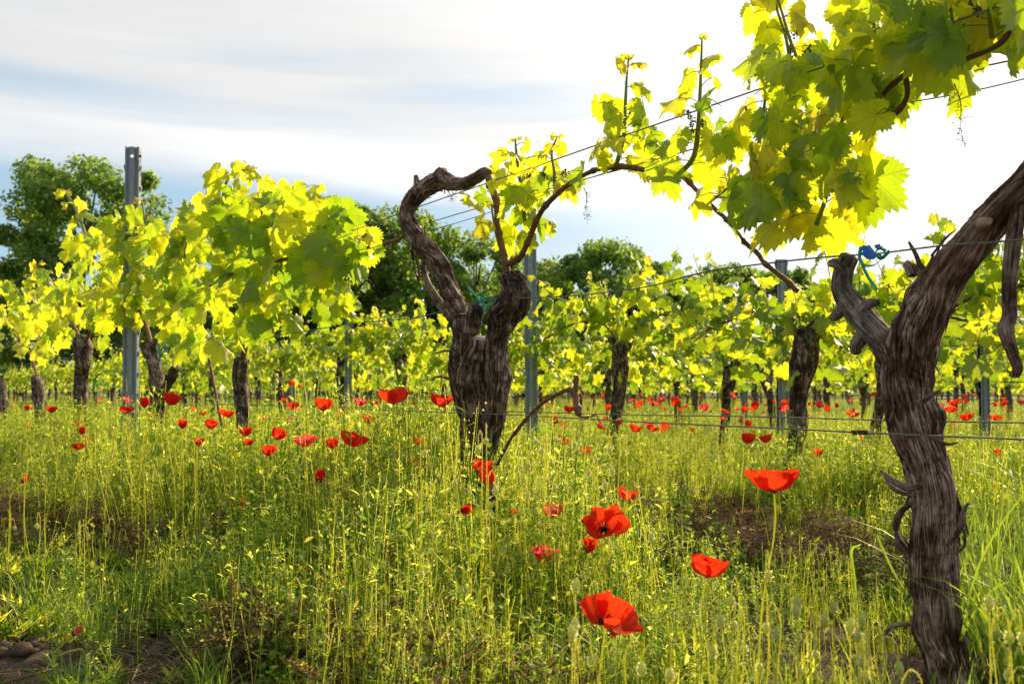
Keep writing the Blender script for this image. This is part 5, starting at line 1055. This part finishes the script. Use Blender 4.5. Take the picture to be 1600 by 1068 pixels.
# ---------------------------------------------------------------- trees on the horizon
def tree(px, toppy, wpx, D, label, seed, nl=9000, airy=0.0, flat=1.0):
    rs = np.random.RandomState(seed); X = (px-800)/F*D; H = P(px, toppy, D)[2]; Wd = wpx*D/F; t = empty('broadleaf_tree', (X, D, 0), label, 'tree', 'trees along the horizon')
    tk = MB(); c = [(X, D, -.3, H*.035), (X+H*.01, D, H*.2, H*.026), (X-H*.01, D, H*.45, H*.018), (X+H*.02, D, H*.8, H*.004)]; S = smooth_path(np.array(c), .8); tube(tk, S[:, :3], S[:, 3], 8)
    blobs = []; nb = 60
    for k in range(nb):
        z = H*(.10+.84*((k+.5)/nb)); f = (z/H-.10)/.90; env = Wd/2*1.12*math.sin(math.pi*min(1, .22+.74*f))**.5*flat; a = rs.uniform(0, 6.28); q = rs.uniform(.3, 1)**.6*.82
        r = Wd*rs.uniform(.055, .115); blobs.append((np.array((X+math.cos(a)*env*q, D+math.sin(a)*env*q, z)), r))
    blobs.append((np.array((X, D, H*.93)), Wd*.1))
    for b, r in blobs[::2]:
        s0 = S[min(len(S)-1, int(len(S)*min(.9, b[2]/H*.75)))]; m = (s0[:3]+b)/2+(0, 0, H*.02); tube(tk, smooth_path([s0[:3], m, b], .8), np.linspace(H*.008, H*.002, len(smooth_path([s0[:3], m, b], .8))), 5)
    tk.build('trunk', M['treebark'], t); per = nl//len(blobs); n = per*len(blobs); V = []; 
    for b, r in blobs:
        d = nrm(rs.normal(size=(per, 3))); rad = r*rs.uniform(.25, 1.15, per)**.55; cc = b+d*rad[:, None]*np.array((1.15, 1.15, .8))+rs.normal(size=(per, 3))*r*.12
        s = D*.0016*rs.uniform(.9, 2.2, per); nn = nrm(d*.6+rs.normal(size=(per, 3))*.7+(0, 0, .4)); u = nrm(np.cross(nn, rs.normal(size=(per, 3)))); w = np.cross(nn, u)
        V.append(np.stack([cc-u*s[:, None], cc-w*s[:, None]*.6, cc+u*s[:, None], cc+w*s[:, None]*.6], 1))
    V = np.concatenate(V).reshape(-1, 3); A = np.repeat(np.stack([rs.uniform(0, 1, n)*0, np.zeros(n), rs.uniform(0, .5, n)], -1), 4, 0)
    mb = MB(); mb.add(V, None, np.arange(n*4).reshape(-1, 4), A); mb.build('crown', M['treeleaf'], t, smooth=False)
TR = [(128, 243, 290, 52, 'large round oak behind the tall steel post at left', 17000), (30, 420, 120, 66, 'low dark tree at the left edge below the big oak', 5000), (250, 400, 120, 64, 'low tree right below the big oak', 5000), (340, 430, 130, 70, 'dark tree hidden behind the leafy left vines', 6000),
      (448, 385, 130, 66, 'dark tree behind the gap in the leafy left vines', 7000), (520, 312, 110, 62, 'tall dark tree just right of the leafy left vine', 8000), (612, 318, 120, 60, 'tall pale green tree left of the hooked vine arm', 9000), (665, 400, 100, 66, 'shaded tree directly behind the hooked vine arm', 7000), (575, 440, 120, 70, 'low dark tree in front of the tall pair', 6000),
      (745, 360, 130, 64, 'rounded mid-green tree behind the fork of the middle vine', 9000), (815, 430, 90, 72, 'low tree behind the blue-grey post', 5000), (865, 425, 80, 72, 'small dark tree left of the broad dark tree', 5000), (930, 376, 120, 68, 'broad dark tree right of the arching cane cluster', 9000), (1008, 402, 60, 74, 'narrow dark tree right of the broad dark one', 5000),
      (1075, 425, 90, 80, 'low tree between the narrow tree and the airy tree', 4000), (1145, 408, 110, 72, 'airy open-crowned tree near the second post', 5000), (1225, 415, 90, 84, 'low airy tree behind the right hand post', 4000), (1300, 455, 110, 90, 'low tree behind the dead stub', 4000), (1400, 470, 130, 95, 'low far tree behind the thick trunk', 4000), (1530, 470, 150, 95, 'low far tree at the right end of the horizon', 4000), (960, 470, 150, 85, 'low dark hedge-like tree in the centre distance', 5000)]
for n, (px, ty, w, D, lab, nl) in enumerate(TR): tree(px, ty, w*(1.12 if n == 0 else 1.3 if 'airy' in lab else 2.0), D, lab, 700+n, int(nl*1.9))
print('objects', len(bpy.data.objects))
